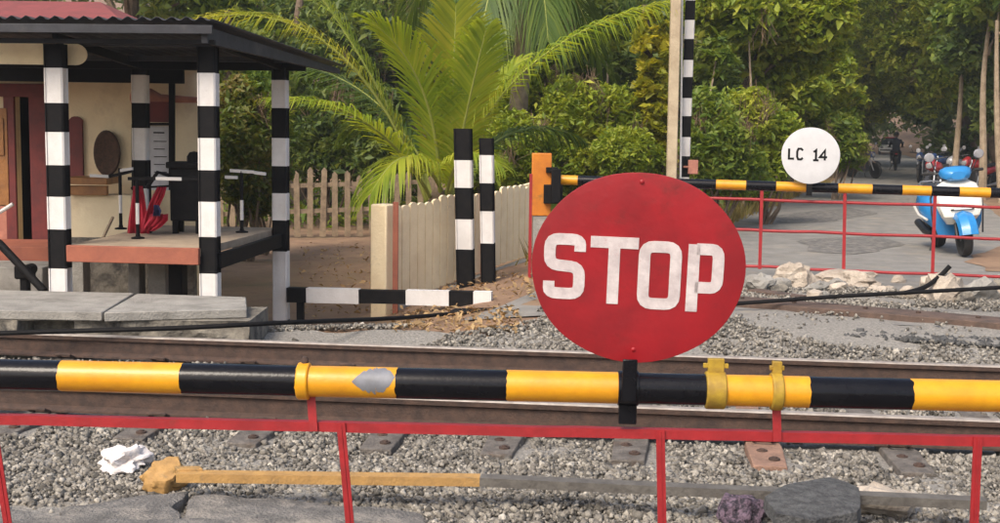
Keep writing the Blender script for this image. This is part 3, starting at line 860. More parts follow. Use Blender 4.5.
# ================================================================== NEAR BARRIER
BZL, BZR = 3.85, 3.75
PL, PR = at(0, 374.5, BZL), at(985, 396, BZR)
bd = (PR - PL).normalized()
def on_boom(px):
    """point of the boom's axis seen at column px"""
    lo, hi = -2.0, 6.0
    for _ in range(50):
        m_ = (lo + hi) / 2; p = PL + bd * m_
        q = CAM_ROT.transposed() @ (p - Vector((0, 0, CAM_H)))
        if CX + FPX * q.x / -q.z < px: lo = m_
        else: hi = m_
    return lo
BR = 0.0485
gate = thing('boom_barrier', 'near level crossing boom of yellow and black bands with red hanging rail', 'barrier', (PR + bd * 1.55).xy.to_3d() + Vector((0, 0, -0.05)))
cuts = [-520, -400, -290, -175, -55, 62, 183, 298, 397, 507, 620, 708, 808, 910, 1020, 1130, 1240]
ss = [on_boom(c) for c in cuts]
ss = [ss[0]] + ss[1:-1] + [ss[-1]]
mb = MB()
pts, mis = [], []
for i in range(len(ss) - 1):
    kk = 4
    for j in range(kk):
        pts.append(PL + bd * (ss[i] + (ss[i + 1] - ss[i]) * j / kk)); mis.append(0 if i % 2 else 1)
pts.append(PL + bd * ss[-1])
# yellow where the photograph is yellow: 62..183 is segment index 5
mis = []
for i in range(len(ss) - 1):
    mis += [0 if i % 2 == 1 else 1] * 4
mb.tube(pts, BR, 28, mis=mis)
for ri in range(4, len(pts) - 1, 4):
    for k in range(28):
        v = Vector(mb.v[ri * 28 + k]); mb.v[ri * 28 + k] = tuple(v + bd * (0.006 * mnoise.noise(Vector((ri, k * .45, 0))) + .003 * mnoise.noise(Vector((ri, k * 1.7, 5)))))
for k in range(len(mb.v)):
    v = Vector(mb.v[k]); c_b = pts[k // 28]; mb.v[k] = tuple(c_b + (v - c_b) * (1 + .012 * mnoise.noise(v * 9)))
mb.build('boom', ['yellow_paint', 'black_paint'], gate)
def frame_at(px):
    s = on_boom(px); c = PL + bd * s
    f = Vector((bd.y, -bd.x, 0)).normalized(); u = bd.cross(f); 
    if u.z < 0: u = -u
    return c, f, u
# paint worn off in one leaf shaped patch
c0, fv, uvv = frame_at(375)
mb = MB(); n1, n2 = 22, 7
for i in range(n1 + 1):
    s = -1 + 2 * i / n1
    hw = 0.085 * (1 - abs(s) ** 2.2) * (1 + 0.35 * mnoise.noise(Vector((s * 7, 0, 0)))) * (0.6 + 0.55 * (s + 1) / 2)
    mid = 0.012 + 0.014 * s
    for j in range(n2 + 1):
        a = (mid + hw * (-1 + 2 * j / n2)) / BR * 0.6 + 0.25
        mb.v.append(tuple(c0 + bd * (s * 0.066) + (fv * math.cos(a) + uvv * math.sin(a)) * (BR + 0.0007)))
for i in range(n1):
    for j in range(n2):
        k = i * (n2 + 1) + j
        mb.f.append((k, k + 1, k + n2 + 2, k + n2 + 1)); mb.m.append(0)
mat('worn_primer', (0.20, 0.21, 0.235), (0.14, 0.145, 0.16), 0.5, 20)
mb.build('worn_patch', 'worn_primer', gate, angle=80)
# clamps
def clamp(px, w, tall, matname, bolt=True):
    c, f, u = frame_at(px)
    mb = MB()
    mb.tube([c - bd * w / 2, c - bd * (w / 2 - 0.004), c + bd * (w / 2 - 0.004), c + bd * w / 2], [BR + .006, BR + .010, BR + .010, BR + .006], 24)
    if tall:
        mb.bar(c + u * (BR + .002), c + u * (BR + tall), w * 0.8, 0.022, f)
        mb.bar(c + u * (BR + tall * 0.55) - bd * (w * .62), c + u * (BR + tall * .55) + bd * (w * .62), 0.014, 0.014, f)
    o = mb.build('clamp', matname, gate, bevel=0.002)
    return o
clamp(304, 0.038, 0, 'yellow_paint'); clamp(715, 0.062, 0.05, 'clamp_paint'); clamp(776, 0.036, 0.045, 'clamp_paint')
# red nub on top of the left clamp
c, f, u = frame_at(305)
mb = MB(); mb.lathe([(0.012, 0), (0.012, 0.012), (0.007, 0.02), (0, 0.022)], c + u * (BR + 0.008), 10)
mb.build('bolt', 'rail_rust', gate)
# black bracket that carries the disc
c, f, u = frame_at(628)
mb = MB()
mb.tube([c - bd * 0.032, c + bd * 0.032], BR + 0.006, 24)
mb.bar(c - u * 0.11, c - u * (BR - 0.01), 0.055, 0.035, f)
mb.bar(c + f * (BR + 0.008) - u * 0.03, c + f * (BR + 0.008) + u * 0.10, 0.045, 0.008, f)
mb.build('sign_bracket', 'black_paint', gate, bevel=0.003)
# red angle bar below, hangers, droppers
RLp, RRp = at(-130, 417.5, 3.86), at(1130, 445, 3.74)
rd = (RRp - RLp).normalized()
mb = MB()
hh, ww, tt = 0.030, 0.03, 0.004
sec = lambda c: [c + up * hh / 2, c - up * hh / 2, c - up * hh / 2 + fv * -tt, c + up * (hh / 2 - tt) - fv * tt, c + up * (hh / 2 - tt) - fv * ww, c + up * hh / 2 - fv * ww]
mb.loft([sec(RLp.lerp(RRp, i / 30) + up * 0.004 * mnoise.noise(Vector((i * .6, 1, 0)))) for i in range(31)])
mb.build('angle_rail', 'red_paint', gate)
def rail_pt(px):
    lo, hi = 0.0, 1.0
    for _ in range(40):
        m_ = (lo + hi) / 2; q = CAM_ROT.transposed() @ (RLp.lerp(RRp, m_) - Vector((0, 0, CAM_H)))
        if CX + FPX * q.x / -q.z < px: lo = m_
        else: hi = m_
    return RLp.lerp(RRp, lo)
for px_t, px_b, w in ((311, 314, 0.026), (777, 777, 0.026)):
    c, f, u = frame_at(px_t)
    b = rail_pt(px_b)
    mb = MB(); mb.bar(c - u * (BR - 0.004), b + fv * 0.006 - up * 0.012, w, 0.006, fv)
    mb.build('hanger', 'red_paint', gate)
for px_t, px_b in ((-8, 10), (341, 351), (660, 662), (977, 973), (-320, -300), (1290, 1280)):
    a = rail_pt(px_t) if -120 < px_t < 1120 else None
    if a is None: continue
    q = at(px_b, 535, a.y + 0.01)
    dd = (q - a).normalized(); L = (a.z - 0.06) / -dd.z
    mb = MB()
    mb.bar(a + fv * 0.005 + up * 0.017, a + fv * 0.005 + dd * L, 0.027, 0.005, fv)
    mb.bar(a + fv * 0.0 + up * 0.010 , a + dd * L, 0.005, 0.02, fv)
    mb.build('dropper', 'red_paint', gate)
low0, low1 = RLp.copy(), RRp.copy(); low0.z = low1.z = 0.08
mb = MB(); mb.bar(low0, low1, 0.006, 0.03, up); mb.build('lower_rail', 'red_paint', gate)
# the stand the boom turns on, and the rest at its tip, outside the picture
pe = PL + bd * (ss[-1] - 0.12)
mb = MB(); mb.box((pe.x, pe.y + 0.14, 0.50), (0.16, 0.14, 1.1)); mb.box((pe.x, pe.y + 0.14, -0.02), (0.4, 0.36, 0.06))
mb.bar(pe, pe + Vector((0, 0.2, 0)), 0.05, 0.05); mb.build('stand', 'orange_paint', gate, bevel=0.006)
ps = PL + bd * (ss[0] + 0.1)
mb = MB(); mb.box((ps.x, ps.y, (ps.z - BR) / 2 - 0.04), (0.08, 0.08, ps.z - BR + 0.06)); mb.bar(ps + Vector((-.0, -0.06, -BR - .005)), ps + Vector((0, .06, -BR - .005)), .08, .02)
mb.build('boom_rest', 'black_paint', gate, bevel=0.004)

# ------------------------------------------------------------------ STOP disc
def stroke(path, w, closed=False):
    """outline quads of a mitred polyline -> list of quads (2d)"""
    P = [Vector(p) for p in path]; n = len(P); Ls, Rs = [], []
    for i in range(n):
        if closed: a, b = P[i - 1], P[(i + 1) % n]
        else: a, b = P[max(i - 1, 0)], P[min(i + 1, n - 1)]
        d1 = (P[i] - a).normalized() if (P[i] - a).length > 1e-9 else (b - P[i]).normalized()
        d2 = (b - P[i]).normalized() if (b - P[i]).length > 1e-9 else d1
        nn = Vector((-d1.y - d2.y, d1.x + d2.x)).normalized()
        k = max(0.45, nn.dot(Vector((-d1.y, d1.x))))
        Ls.append(P[i] + nn * w / 2 / k); Rs.append(P[i] - nn * w / 2 / k)
    q = [(Rs[i], Rs[(i + 1) % n], Ls[(i + 1) % n], Ls[i]) for i in range(n if closed else n - 1)]
    return q
def letter(parent, name, strokes, org, ax, ay, out, w, matname, th=0.0018):
    mb = MB()
    for path, closed in strokes:
        for quad in stroke(path, w, closed):
            mb.prism(quad, org + out * th, ax, ay, -out * (th + 0.0012))
    return mb.build(name, matname, parent, smooth=False)
SC = at(637.5, 268.5, 3.80 - BR)
kx = SC.y / FPX
sgn = thing('stop_sign', 'round red stop disc with white block letters standing on the near boom', 'sign', SC - Vector((0, 0, 0.30)))
ang = R(-1.3)
yaw = R(-5)
ax0 = Vector((math.cos(yaw), math.sin(yaw), 0)); out = Vector((math.sin(yaw), -math.cos(yaw), 0))
tilt = Matrix.Rotation(R(5), 3, ax0)
ay0 = tilt @ up; out = tilt @ out
ax = ax0 * math.cos(ang) + ay0 * math.sin(ang); ay = -ax0 * math.sin(ang) + ay0 * math.cos(ang)
RX, RY = 107.0 * kx, 97.5 * kx
def disc(parent, name, matname, c, ax, ay, out, rx, ry, th, n=72, bulge=0.0):
    mb = MB(); prof = [(0, -th / 2), (.6, -th / 2), (0.985, -th / 2), (1.0, -th / 2 + .001), (1.0, th / 2 - 0.001), (0.985, th / 2), (0.6, th / 2 + bulge * .7), (0.0, th / 2 + bulge)]
    o = 0
    for r, h in prof:
        for k in range(n):
            a = 2 * math.pi * k / n
            wob = 1 + 0.004 * math.sin(3 * a + 1) + 0.003 * math.sin(7 * a)
            mb.v.append(tuple(c + ax * (r * rx * math.cos(a) * wob) + ay * (r * ry * math.sin(a) * wob) + out * h))
    for i in range(len(prof) - 1):
        for k in range(n):
            mb.f.append((i * n + k, i * n + (k + 1) % n, (i + 1) * n + (k + 1) % n, (i + 1) * n + k)); mb.m.append(0)
    return mb.build(name, matname, parent, angle=40)
disc(sgn, 'disc', 'sign_red', SC, ax, ay, out, RX, RY, 0.005)
LH = 68 * kx
def L2(px, py): return ((px - 637.5) * kx, -(py - 268.5) * kx)
front = SC + out * 0.0025
w_ = 11.6 * kx
def glyph(name, x0, x1, y0, y1, st):
    """strokes in unit box, centre lines inset by half a stroke"""
    W2 = (x1 - x0) * kx - w_; H2 = (y1 - y0) * kx - w_
    bx, by = L2(x0, y1)
    # rows are measured in the picture, the disc is turned by ang: undo it
    cx_, cy_ = (x0 + x1) / 2, (y0 + y1) / 2
    dx, dy = L2(cx_, cy_)
    ca, sa = math.cos(-ang), math.sin(-ang)
    rx_, ry_ = dx * ca - dy * sa, dx * sa + dy * ca
    S2 = [([(rx_ + (a - 0.5) * W2, ry_ + (b - 0.5) * H2) for a, b in path], cl) for path, cl in st]
    letter(sgn, name, S2, front, ax, ay, out, w_, 'sign_white')
def rnd(pts_, rx=.30, ry=.16, closed=False, n_=4):
    """round the corners of a square-cornered path in the unit box"""
    out_ = []; N_ = len(pts_)
    for i in range(N_):
        c = Vector(pts_[i])
        if not closed and i in (0, N_ - 1): out_.append(tuple(c)); continue
        a_, b_ = Vector(pts_[i - 1]), Vector(pts_[(i + 1) % N_])
        def cut(o_):
            d_ = o_ - c; k_ = min(1, .5 * d_.length / max(1e-6, d_.length)) ; r_ = rx if abs(d_.x) > abs(d_.y) else ry
            return c + d_.normalized() * min(r_, d_.length * .48)
        p_, q_ = cut(a_), cut(b_)
        for j in range(n_ + 1):
            t = j / n_; out_.append(tuple(p_ * (1 - t) ** 2 + c * 2 * t * (1 - t) + q_ * t * t))
    return out_
glyph('letter', 543, 585, 234, 301.5, [(rnd([(1, .78), (1, 1), (0, 1), (0, .53), (1, .49), (1, 0), (0, 0), (0, .22)]), False)])
glyph('letter', 590, 637, 236.5, 306.5, [([(-0.18, 1), (1.18, 1)], False), ([(0.5, 0.9), (0.5, -0.08)], False)])
glyph('letter', 638, 681, 240, 310, [(rnd([(0, 0), (1, 0), (1, 1), (0, 1)], closed=True), True)])
glyph('letter', 687, 723, 241.5, 311.5, [([(0, -0.10), (0, 1.08)], False), (rnd([(0.1, 1), (1, 1), (1, .33), (.1, .33)]), False)])
mb = MB()
for k, yy in ((0, 88), (0, -84)):
    mb.lathe([(0.007, 0), (0.007, 0.003), (0.004, 0.005), (0, 0.0052)], front + ay * yy * kx, 10, rot=out.to_track_quat('Z', 'Y').to_matrix())
mb.build('bolt', 'sign_red', sgn)
# ================================================================== FAR BARRIER
FZL, FZR = 13.5, 12.75
FL, FR = at(552, 179.5, FZL), at(1000, 193, FZR)
fd = (FR - FL).normalized(); ff = Vector((fd.y, -fd.x, 0)).normalized()
def along(px, A, d):
    lo, hi = -3.0, 12.0
    for _ in range(50):
        m_ = (lo + hi) / 2; q = CAM_ROT.transposed() @ (A + d * m_ - Vector((0, 0, CAM_H)))
        if CX + FPX * q.x / -q.z < px: lo = m_
        else: hi = m_
    return lo
fbase = ground_px(541, 286)
fbase = on_ground(Vector((at(541, 200, 13.5).x, 13.5, 0)))
fg = thing('boom_barrier', 'far level crossing boom of yellow and black bands with red pipe fence below', 'barrier', fbase)
cuts = [553, 578, 622, 670, 716, 746, 776, 807, 838, 872, 902, 931, 959, 990, 1020, 1050, 1080, 1110]
s_l = [along(c, FL, fd) for c in cuts]
s_l = [s_l[0]] + s_l[1:]
mb = MB()
pts = [FL + fd * s for s in s_l]
mb.tube(pts, 0.052, 18, mis=[0 if i % 2 == 0 else 1 for i in range(len(pts) - 1)])
mb.build('boom', ['yellow_paint', 'black_paint'], fg)
# red fence under the boom
def fline(px, y0, Y=None): return None
end_s = along(1110, FL, fd)
rows = [0.10, 0.47, 0.83]
zref = FL.z
def under(s, drop): return FL + fd * s - up * drop
d_top = at(850, 186, 13).z - at(850, 200, 13).z
drops = [d_top, at(850, 186, 13).z - at(850, 231, 13).z, at(850, 186, 13).z - at(850, 268, 13).z]
sA = along(752, FL, fd); sB = end_s - 0.1
sA0 = along(590, FL, fd)
for dr_ in drops:
    mb = MB(); k = 24
    mb.tube([under(sA0 + (sB - sA0) * i / k, dr_) + up * 0.012 * mnoise.noise(Vector((i * .5, dr_ * 9, 0))) for i in range(k + 1)], 0.016, 8)
    mb.build('fence_rail', 'red_paint', fg)
for px in (610, 690, 762, 845, 935, 1030):
    s = along(px, FL, fd)
    mb = MB(); mb.bar(under(s, 0.04) + ff * 0.018, under(s, drops[2] + 0.02) + ff * 0.018 + fd * random.uniform(-.02, .02), 0.034, 0.006, ff)
    mb.build('fence_upright', 'red_paint', fg)
# stand
zt = at(541, 153, 13.5).z
mb = MB(); mb.box((fbase.x, 13.5, (zt + 0.62) / 2), (0.21, 0.2, zt - 0.62)); mb.build('stand_head', 'orange_paint', fg, bevel=0.008)
mb = MB(); mb.box((fbase.x + 0.01, 13.5, 0.24), (0.19, 0.18, 0.757)); mb.build('stand_foot', 'concrete', fg, bevel=0.008)
mb = MB(); mb.box((fbase.x - 0.112, 13.42, 0.42), (0.035, 0.04, 1.3)); mb.build('stand_strip', 'red_paint', fg, bevel=0.003)
mb = MB()
c = at(552, 170, 13.40); mb.box(c, (0.13, 0.1, 0.06))
c = at(553, 194, 13.36); mb.box(c, (0.20, 0.12, 0.20)); c = at(556, 186, 13.3); mb.box(c, (0.10, 0.06, 0.36))
mb.build('pivot_bracket', 'black_matt', fg, bevel=0.008)
# tip rest at the other end, outside the picture
pe = FL + fd * (end_s - 0.05)
mb = MB(); mb.box((pe.x, pe.y, (pe.z - .052) / 2 - .05), (0.1, 0.1, pe.z - .052 + .1)); mb.build('boom_rest', 'white_paint', fg, bevel=0.004)

# the white numbered disc
LC = at(810.5, 155.5, 12.95)
kl = LC.y / FPX
ls = thing('number_sign', 'round white disc painted LC 14 standing on the far boom', 'sign', LC - Vector((0, 0, 0.3)))
axl = fd.copy(); outl = ff.copy(); ayl = up.copy()
disc(ls, 'disc', 'disc_white', LC, axl, ayl, outl, 28.5 * kl, 28 * kl, 0.006)
w2 = 2.1 * kl
frl = LC + outl * 0.003
def small(x0, y0, x1, y1, st):
    S2 = [([((x0 + (x1 - x0) * a - 810.5) * kl, -(y1 + (y0 - y1) * b - 155.5) * kl) for a, b in path], cl) for path, cl in st]
    letter(ls, 'letter', S2, frl, axl, ayl, outl, w2, 'black_matt')
small(789.5, 149, 794.5, 159, [([(0, 1), (0, 0), (1, 0)], False)])
small(797.5, 149, 803, 159.5, [([(1, .85), (.7, 1), (.2, 1), (0, .75), (0, .25), (.2, 0), (.7, 0), (1, .15)], False)])
small(814, 150, 817, 160, [([(-0.2, .8), (0.6, 1), (0.6, 0)], False), ([(-.3, 0), (1.5, 0)], False)])
small(819.5, 150, 826, 160, [([(.75, 0), (.75, 1), (0, .32), (1.1, .32)], False)])
mb = MB(); mb.bar(LC - ayl * 24 * kl - outl * 0.008, LC - ayl * 40 * kl - outl * 0.0, 0.06, 0.01, outl); mb.build('bracket', 'black_matt', ls)

# ================================================================== STRIPED POSTS AND FENCES
def lone_post(name, label, px_t, y_t, px_b, y_b, Y, ys, first_white, w, d, cat='post', group=None, mats=('white_paint', 'black_matt')):
    b = at(px_b, y_b, Y); b.z = float(gz(b.x, b.y)) - 0.05
    t_ = at(px_t, y_t, Y)
    zs = [at(px_b, y, Y).z for y in ys]
    o = striped_post(name, None, b, t_, sorted(zs), first_white, w, d, mats)
    me = o.data
    for v in me.vertices: v.co -= b
    o.location = b
    return tag(o, label, cat, group)
g1 = ground_px(465, 285)
lone_post('striped_post', 'taller black and white banded post in front of the cream picket fence', 463, 128.5, 466, 285, g1.y, [160, 187.5, 219, 249], False, 17.5 * g1.y / FPX, 0.15, group='banded posts by the cream fence')
g2 = ground_px(488, 281)
lone_post('striped_post', 'shorter black and white banded post just right of the taller one', 486.5, 138, 488.5, 281, g2.y, [155, 183, 211, 243], False, 13.8 * g2.y / FPX, 0.14, group='banded posts by the cream fence')
# tall pair rising behind the stop disc
o = lone_post('striped_pole', 'tall slim black and white banded pole rising behind the stop disc', 694.5, -120, 684, 177, 17.0, [-100, -79, -59, -39, -19, 0.5, 20, 39, 60, 77, 98, 116, 137, 156, 177, 198, 216], True, 0.13, 0.13, cat='pole')
mb = MB()
b = at(671.5, 180, 16.7); b.z = float(gz(b.x, b.y)); t_ = at(679, -130, 16.7)
mb.bar(b, t_, 0.13, 0.12, Vector((0, 1, 0)))
tag(mb.build('concrete_pole', 'pole_concrete', None, bevel=0.012, org=b), 'tall plain cream concrete pole just left of the slim banded pole', 'pole')
mb = MB(); c = at(693, 167, 16.88); mb.box(c, (0.13, 0.08, 0.19)); mb.bar(c + Vector((-.06, .0, 0)), c + Vector((-.12, .05, 0)), .03, .03)
tag(mb.build('junction_box', 'pink_canvas', None, bevel=0.01, org=c), 'small pinkish box fixed to the slim banded pole', 'box')
mb = MB(); mb.tube([at(682, 40, 16.75), at(683, 42, 16.8)], 0.006); 
a_, b_ = at(682.5, -40, 16.78), at(680.5, 178, 16.78)
mb = MB(); mb.tube([a_.lerp(b_, i / 6) for i in range(7)], 0.014, 6)
tag(mb.build('conduit', 'white_paint', None, org=Vector((b_.x, b_.y, b_.z))), 'thin pale conduit running up between the two tall poles', 'conduit')

# cream picket fence
f0, f1 = ground_px(384, 313), ground_px(545, 268)
f0 = Vector((f0.x, f0.y, f0.z)); 
fe = at(545, 200, 15.6)
fence = thing('picket_fence', 'cream painted concrete picket fence beside the far gate', 'fence', on_ground(f0))
fdv = Vector((fe.x - f0.x, fe.y - f0.y, 0)); fl = fdv.length; fdv.normalize(); fn = Vector((fdv.y, -fdv.x, 0))
ztop = at(384, 204, f0.y).z
mb = MB(); mb.box((f0.x, f0.y, (ztop + f0.z) / 2 - .05), (0.21, 0.20, ztop - f0.z + 0.1), Matrix.Rotation(math.atan2(fdv.y, fdv.x), 3, 'Z'))
mb.build('corner_pillar', 'cream_paint', fence, bevel=0.015)
def fp(s): 
    p = f0 + fdv * s; return Vector((p.x, p.y, float(gz(p.x, p.y))))
ftop = lambda s: ztop - 0.02 + 0.14 * s / fl
pk = None
s = 0.24; i = 0
rr_ = random.Random(4)
while s < fl:
    p = fp(s); h = ftop(s) - p.z + rr_.uniform(-.03, .03)
    mb = MB(); w = 0.128
    mb.prism([(-w / 2, 0.03), (w / 2, 0.03), (w / 2, h - .022), (0.02, h), (-0.02, h), (-w / 2, h - .022)], p, fdv, up, -fn * 0.03)
    o = mb.build('picket', 'cream_paint', fence, smooth=False)
    s += 0.142
for k in (0.36, 0.84):
    mb = MB(); mb.bar(fp(0.1) + up * k - fn * 0.056, fp(fl) + up * (k + 0.06) - fn * 0.056, 0.05, 0.09); mb.build('rail', 'cream_paint', fence, bevel=0.004)
q_ = at(395.5, 260, f0.y - .13)
mb = MB(); mb.box((q_.x, q_.y, (ztop + f0.z) / 2 + .02), (0.055, 0.05, ztop - f0.z + .02)); mb.build('post', 'red_oxide', fence, bevel=.004)
for s in (fl * 0.56, fl * 0.97):
    p = fp(s); mb = MB(); mb.bar(p + fn * 0.03 - up * .05, p + fn * 0.03 + up * (ftop(s) - p.z + (0.14 if s > 1 else 0.08)), 0.055, 0.055, fn)
    mb.build('post', 'red_oxide', fence, bevel=0.004)
mb = MB(); mb.bar(fp(0.05) - up * 0.02 + fn * 0.005, fp(fl) + fn * 0.005 - up * .02, 0.12, 0.11); mb.build('plinth', 'concrete', fence, bevel=0.01)

# weathered fence behind the yard
h0, h1 = ground_px(286, 237), ground_px(392, 231)
h1 = Vector((h1.x, h0.y + 0.5, 0)); h1 = on_ground(h1)
bf = thing('picket_fence', 'weathered brown wooden picket fence at the back of the bare yard', 'fence', h0)
hd = (h1 - h0).xy.to_3d(); hl = hd.length; hd.normalize(); hn = Vector((hd.y, -hd.x, 0))
s = -1.2; i = 0
while s < hl + 1.0:
    p = on_ground(h0 + hd * s); h = rr_.uniform(1.12, 1.32); w = 0.11
    lean = hd * rr_.uniform(-.04, .04)
    mb = MB(); mb.prism([(-w / 2, 0), (w / 2, 0), (w / 2 * .9, h - .06), (0, h), (-w / 2 * .9, h - .06)], p, hd, (up + lean).normalized(), -hn * 0.025)
    mb.build('picket', 'weathered_wood', bf); s += 0.235
for k in (0.42, 0.9):
    mb = MB(); mb.bar(on_ground(h0 - hd * 1.3) + up * k - hn * .05, on_ground(h1 + hd * 1.0) + up * k - hn * .05, 0.04, 0.08); mb.build('rail', 'weathered_wood', bf)

# ================================================================== LEVER SHELTER
PZ = 10.55
P60 = at(60, 250, PZ); P60 = Vector((P60.x, P60.y, 0)); P210 = Vector((at(210, 250, PZ - .12).x, PZ - .12, 0))
P280 = Vector((at(281, 250, 12.4).x, 12.4, 0)); P145 = Vector((at(143, 250, 12.55).x, 12.55, 0))
sh = thing('lever_shelter', 'open black sheet roofed shelter on black and white banded posts at the left', 'shelter', on_ground((P60 + P280) / 2))
def sp(P, px, ys, top_y, first_white, w, d):
    b = Vector((P.x, P.y, float(gz(P.x, P.y)) - 0.05)); t_ = at(px, top_y, P.y); t_.x = P.x + (t_.x - at(px, 200, P.y).x)
    t_ = Vector((P.x, P.y, t_.z))
    return striped_post('post', sh, b, t_, sorted(at(px, y, P.y).z for y in ys), first_white, w, d)
sp(P60, 60, [268, 229, 196.5, 165, 132, 103, 68], 44, True, 0.165, 0.12)
sp(P210, 210, [273, 236.5, 201.5, 170, 138, 106, 73], 47, True, 0.155, 0.12)
sp(P280, 281, [320, 251, 220, 193, 166, 138, 108, 80], 68, False, 0.15, 0.12)
sp(P145, 143, [240, 213, 186, 160, 128, 103, 75], 62, True, 0.15, 0.12)
PL5 = Vector((P60.x - 1.35, P60.y + .15, 0)); 
sp(PL5, -90, [268, 229, 196.5, 165, 132, 103, 68], 44, True, 0.165, 0.12)
# roof: single slope down to the back, corrugated
rfl = Vector((at(-80, 16, 10.15).x - 1.2, 10.3, at(60, 17, 10.15).z)); rfr = at(212, 21, 10.05)
rbr = at(345, 67, 13.2); rbl = Vector((rfl.x + 0.5, 13.4, rbr.z))
rfl.z = rfr.z
mb = MB(); nx, ny = 150, 6
for j in range(ny + 1):
    for i in range(nx + 1):
        t, q = i / nx, j / ny
        p = rfl.lerp(rfr, t).lerp(rbl.lerp(rbr, t), q)
        mb.v.append((p.x, p.y, p.z + 0.016 * math.sin(i * 2 * math.pi / 5.0) + 0.02))
for j in range(ny):
    for i in range(nx):
        k = j * (nx + 1) + i
        mb.f.append((k, k + 1, k + nx + 2, k + nx + 1)); mb.m.append(0)
o = mb.build('roof_sheet', 'dark_sheet', sh, angle=80)
sm = o.modifiers.new('solid', 'SOLIDIFY'); sm.thickness = 0.004
fh = rfr.z - at(212, 40, 10.05).z
mb = MB()
a_, b_ = rfl - up * 0.03, rfr - up * 0.03
mb.prism([(0, 0), ((b_ - a_).length, 0), ((b_ - a_).length, -0.07), (0, -0.07)], a_, (b_ - a_).normalized(), up, Vector((0, 0.04, 0)))
mb.build('fascia', 'dark_sheet', sh, bevel=0.004)
mb = MB(); mb.prism([(0, -0.11), ((b_ - a_).length, -0.11), ((b_ - a_).length, -fh), (0, -fh)], a_ + Vector((0, 0.08, 0)), (b_ - a_).normalized(), up, Vector((0, 0.06, 0)))
mb.build('front_beam', 'black_matt', sh, bevel=0.004)
mb = MB(); c1 = rfr + Vector((-0.05, 0.06, -0.04)); c2 = rbr + Vector((-0.05, 0, -0.02))
mb.add([c1, c1 - up * (fh - .02), c2 - up * 0.05, c2, c1 - Vector((.05, 0, 0)), c1 - Vector((.05, 0, fh - .02)), c2 - Vector((.05, 0, .05)), c2 - Vector((.05, 0, 0))], [(0, 1, 2, 3), (7, 6, 5, 4), (0, 3, 7, 4), (1, 5, 6, 2), (0, 4, 5, 1), (3, 2, 6, 7)])
mb.build('side_fascia', 'dark_sheet', sh)
zb = at(281, 68, 12.4).z + 0.02
mb = MB(); mb.bar((P145.x - 1.6, P145.y + .0, zb), (P280.x + .25, P280.y, zb), 0.06, 0.09); mb.build('back_beam', 'black_matt', sh)
mb = MB(); mb.bar((P210.x, P210.y, zb + .12), (P280.x, P280.y, zb), 0.05, 0.08); mb.build('side_beam', 'black_matt', sh)
mb = MB(); mb.bar((P60.x, P60.y, zb + .12), (P145.x, P145.y, zb), 0.05, 0.08); mb.build('side_beam', 'black_matt', sh)
for k in (0.3, 0.65):
    a_ = rfl.lerp(rbl, k) - up * 0.06; b_ = rfr.lerp(rbr, k) - up * 0.06
    mb = MB(); mb.bar(a_, b_ - Vector((.15, 0, 0)), 0.05, 0.05); mb.build('purlin', 'dark_sheet', sh)
# pale board with a rounded end hung under the front eave
bq = at(-60, 63, 10.66); kq = 10.66 / FPX
mb = MB(); wq, hq = 134 * kq, 21 * kq
mb.prism([(0, 0), (wq, 0)] + [(wq + hq * .55 * math.cos(t), hq / 2 + hq / 2 * math.sin(t)) for t in np.linspace(-1.3, 1.3, 9)] + [(wq, hq), (0, hq)], bq, Vector((1, 0, 0)), up, Vector((0, .02, 0)))
mb.build('eave_board', 'cream_paint', sh)
# raised platform
zp = at(205, 249, P210.y - .1).z
plt = thing('platform', 'raised platform with red oxide front edge between the shelter posts', 'platform', on_ground((P60 + P280) / 2 + Vector((0, 0, 0))))
A = Vector((P60.x + .09, P60.y - 0.06, zp)); B = Vector((P210.x - .07, P210.y - 0.06, zp)); C = Vector((P280.x - .05, P280.y + .25, zp)); D = Vector((P145.x - .6, P145.y + .40, zp))
D = Vector((A.x + 0.12, C.y + .1, zp))
mb = MB(); mb.loft([[p - up * .07 for p in (A, B, C, D)], [p - up * .0 for p in (A, B, C, D)]]); mb.build('deck', 'platform_top', plt, bevel=0.004)
mb = MB(); mb.bar(A + Vector((0, -.02, -.066)), B + Vector((0, -.02, -.066)), 0.05, 0.14); mb.build('front_edge', 'red_oxide', plt, bevel=0.006)
mb = MB(); mb.bar(B + Vector((.14, .05, -.11)), Vector((P280.x, P280.y - .08, zp - .10)), 0.05, 0.13); mb.build('side_edge', 'black_matt', plt, bevel=0.006)
for px, Yq, w in ((75, 11.3, .22), (137, 11.2, .10), (160, 11.25, .16), (178, 11.0, .12)):
    c = at(px, 280, Yq); zg = float(gz(c.x, c.y)) - .05
    mb = MB(); mb.box((c.x, c.y, (zp - .07 + zg) / 2), (w, 0.2, zp - .07 - zg)); mb.build('support', 'concrete' if px != 178 else 'black_matt', plt, bevel=0.008)
mb = MB(); c = at(110, 285, 11.9); zg = float(gz(c.x, c.y)) - .05; mb.box((c.x + .15, c.y + .2, (zp - .08 + zg) / 2), (1.25, 0.1, zp - .08 - zg)); mb.build('back_wall', 'stonework', plt)
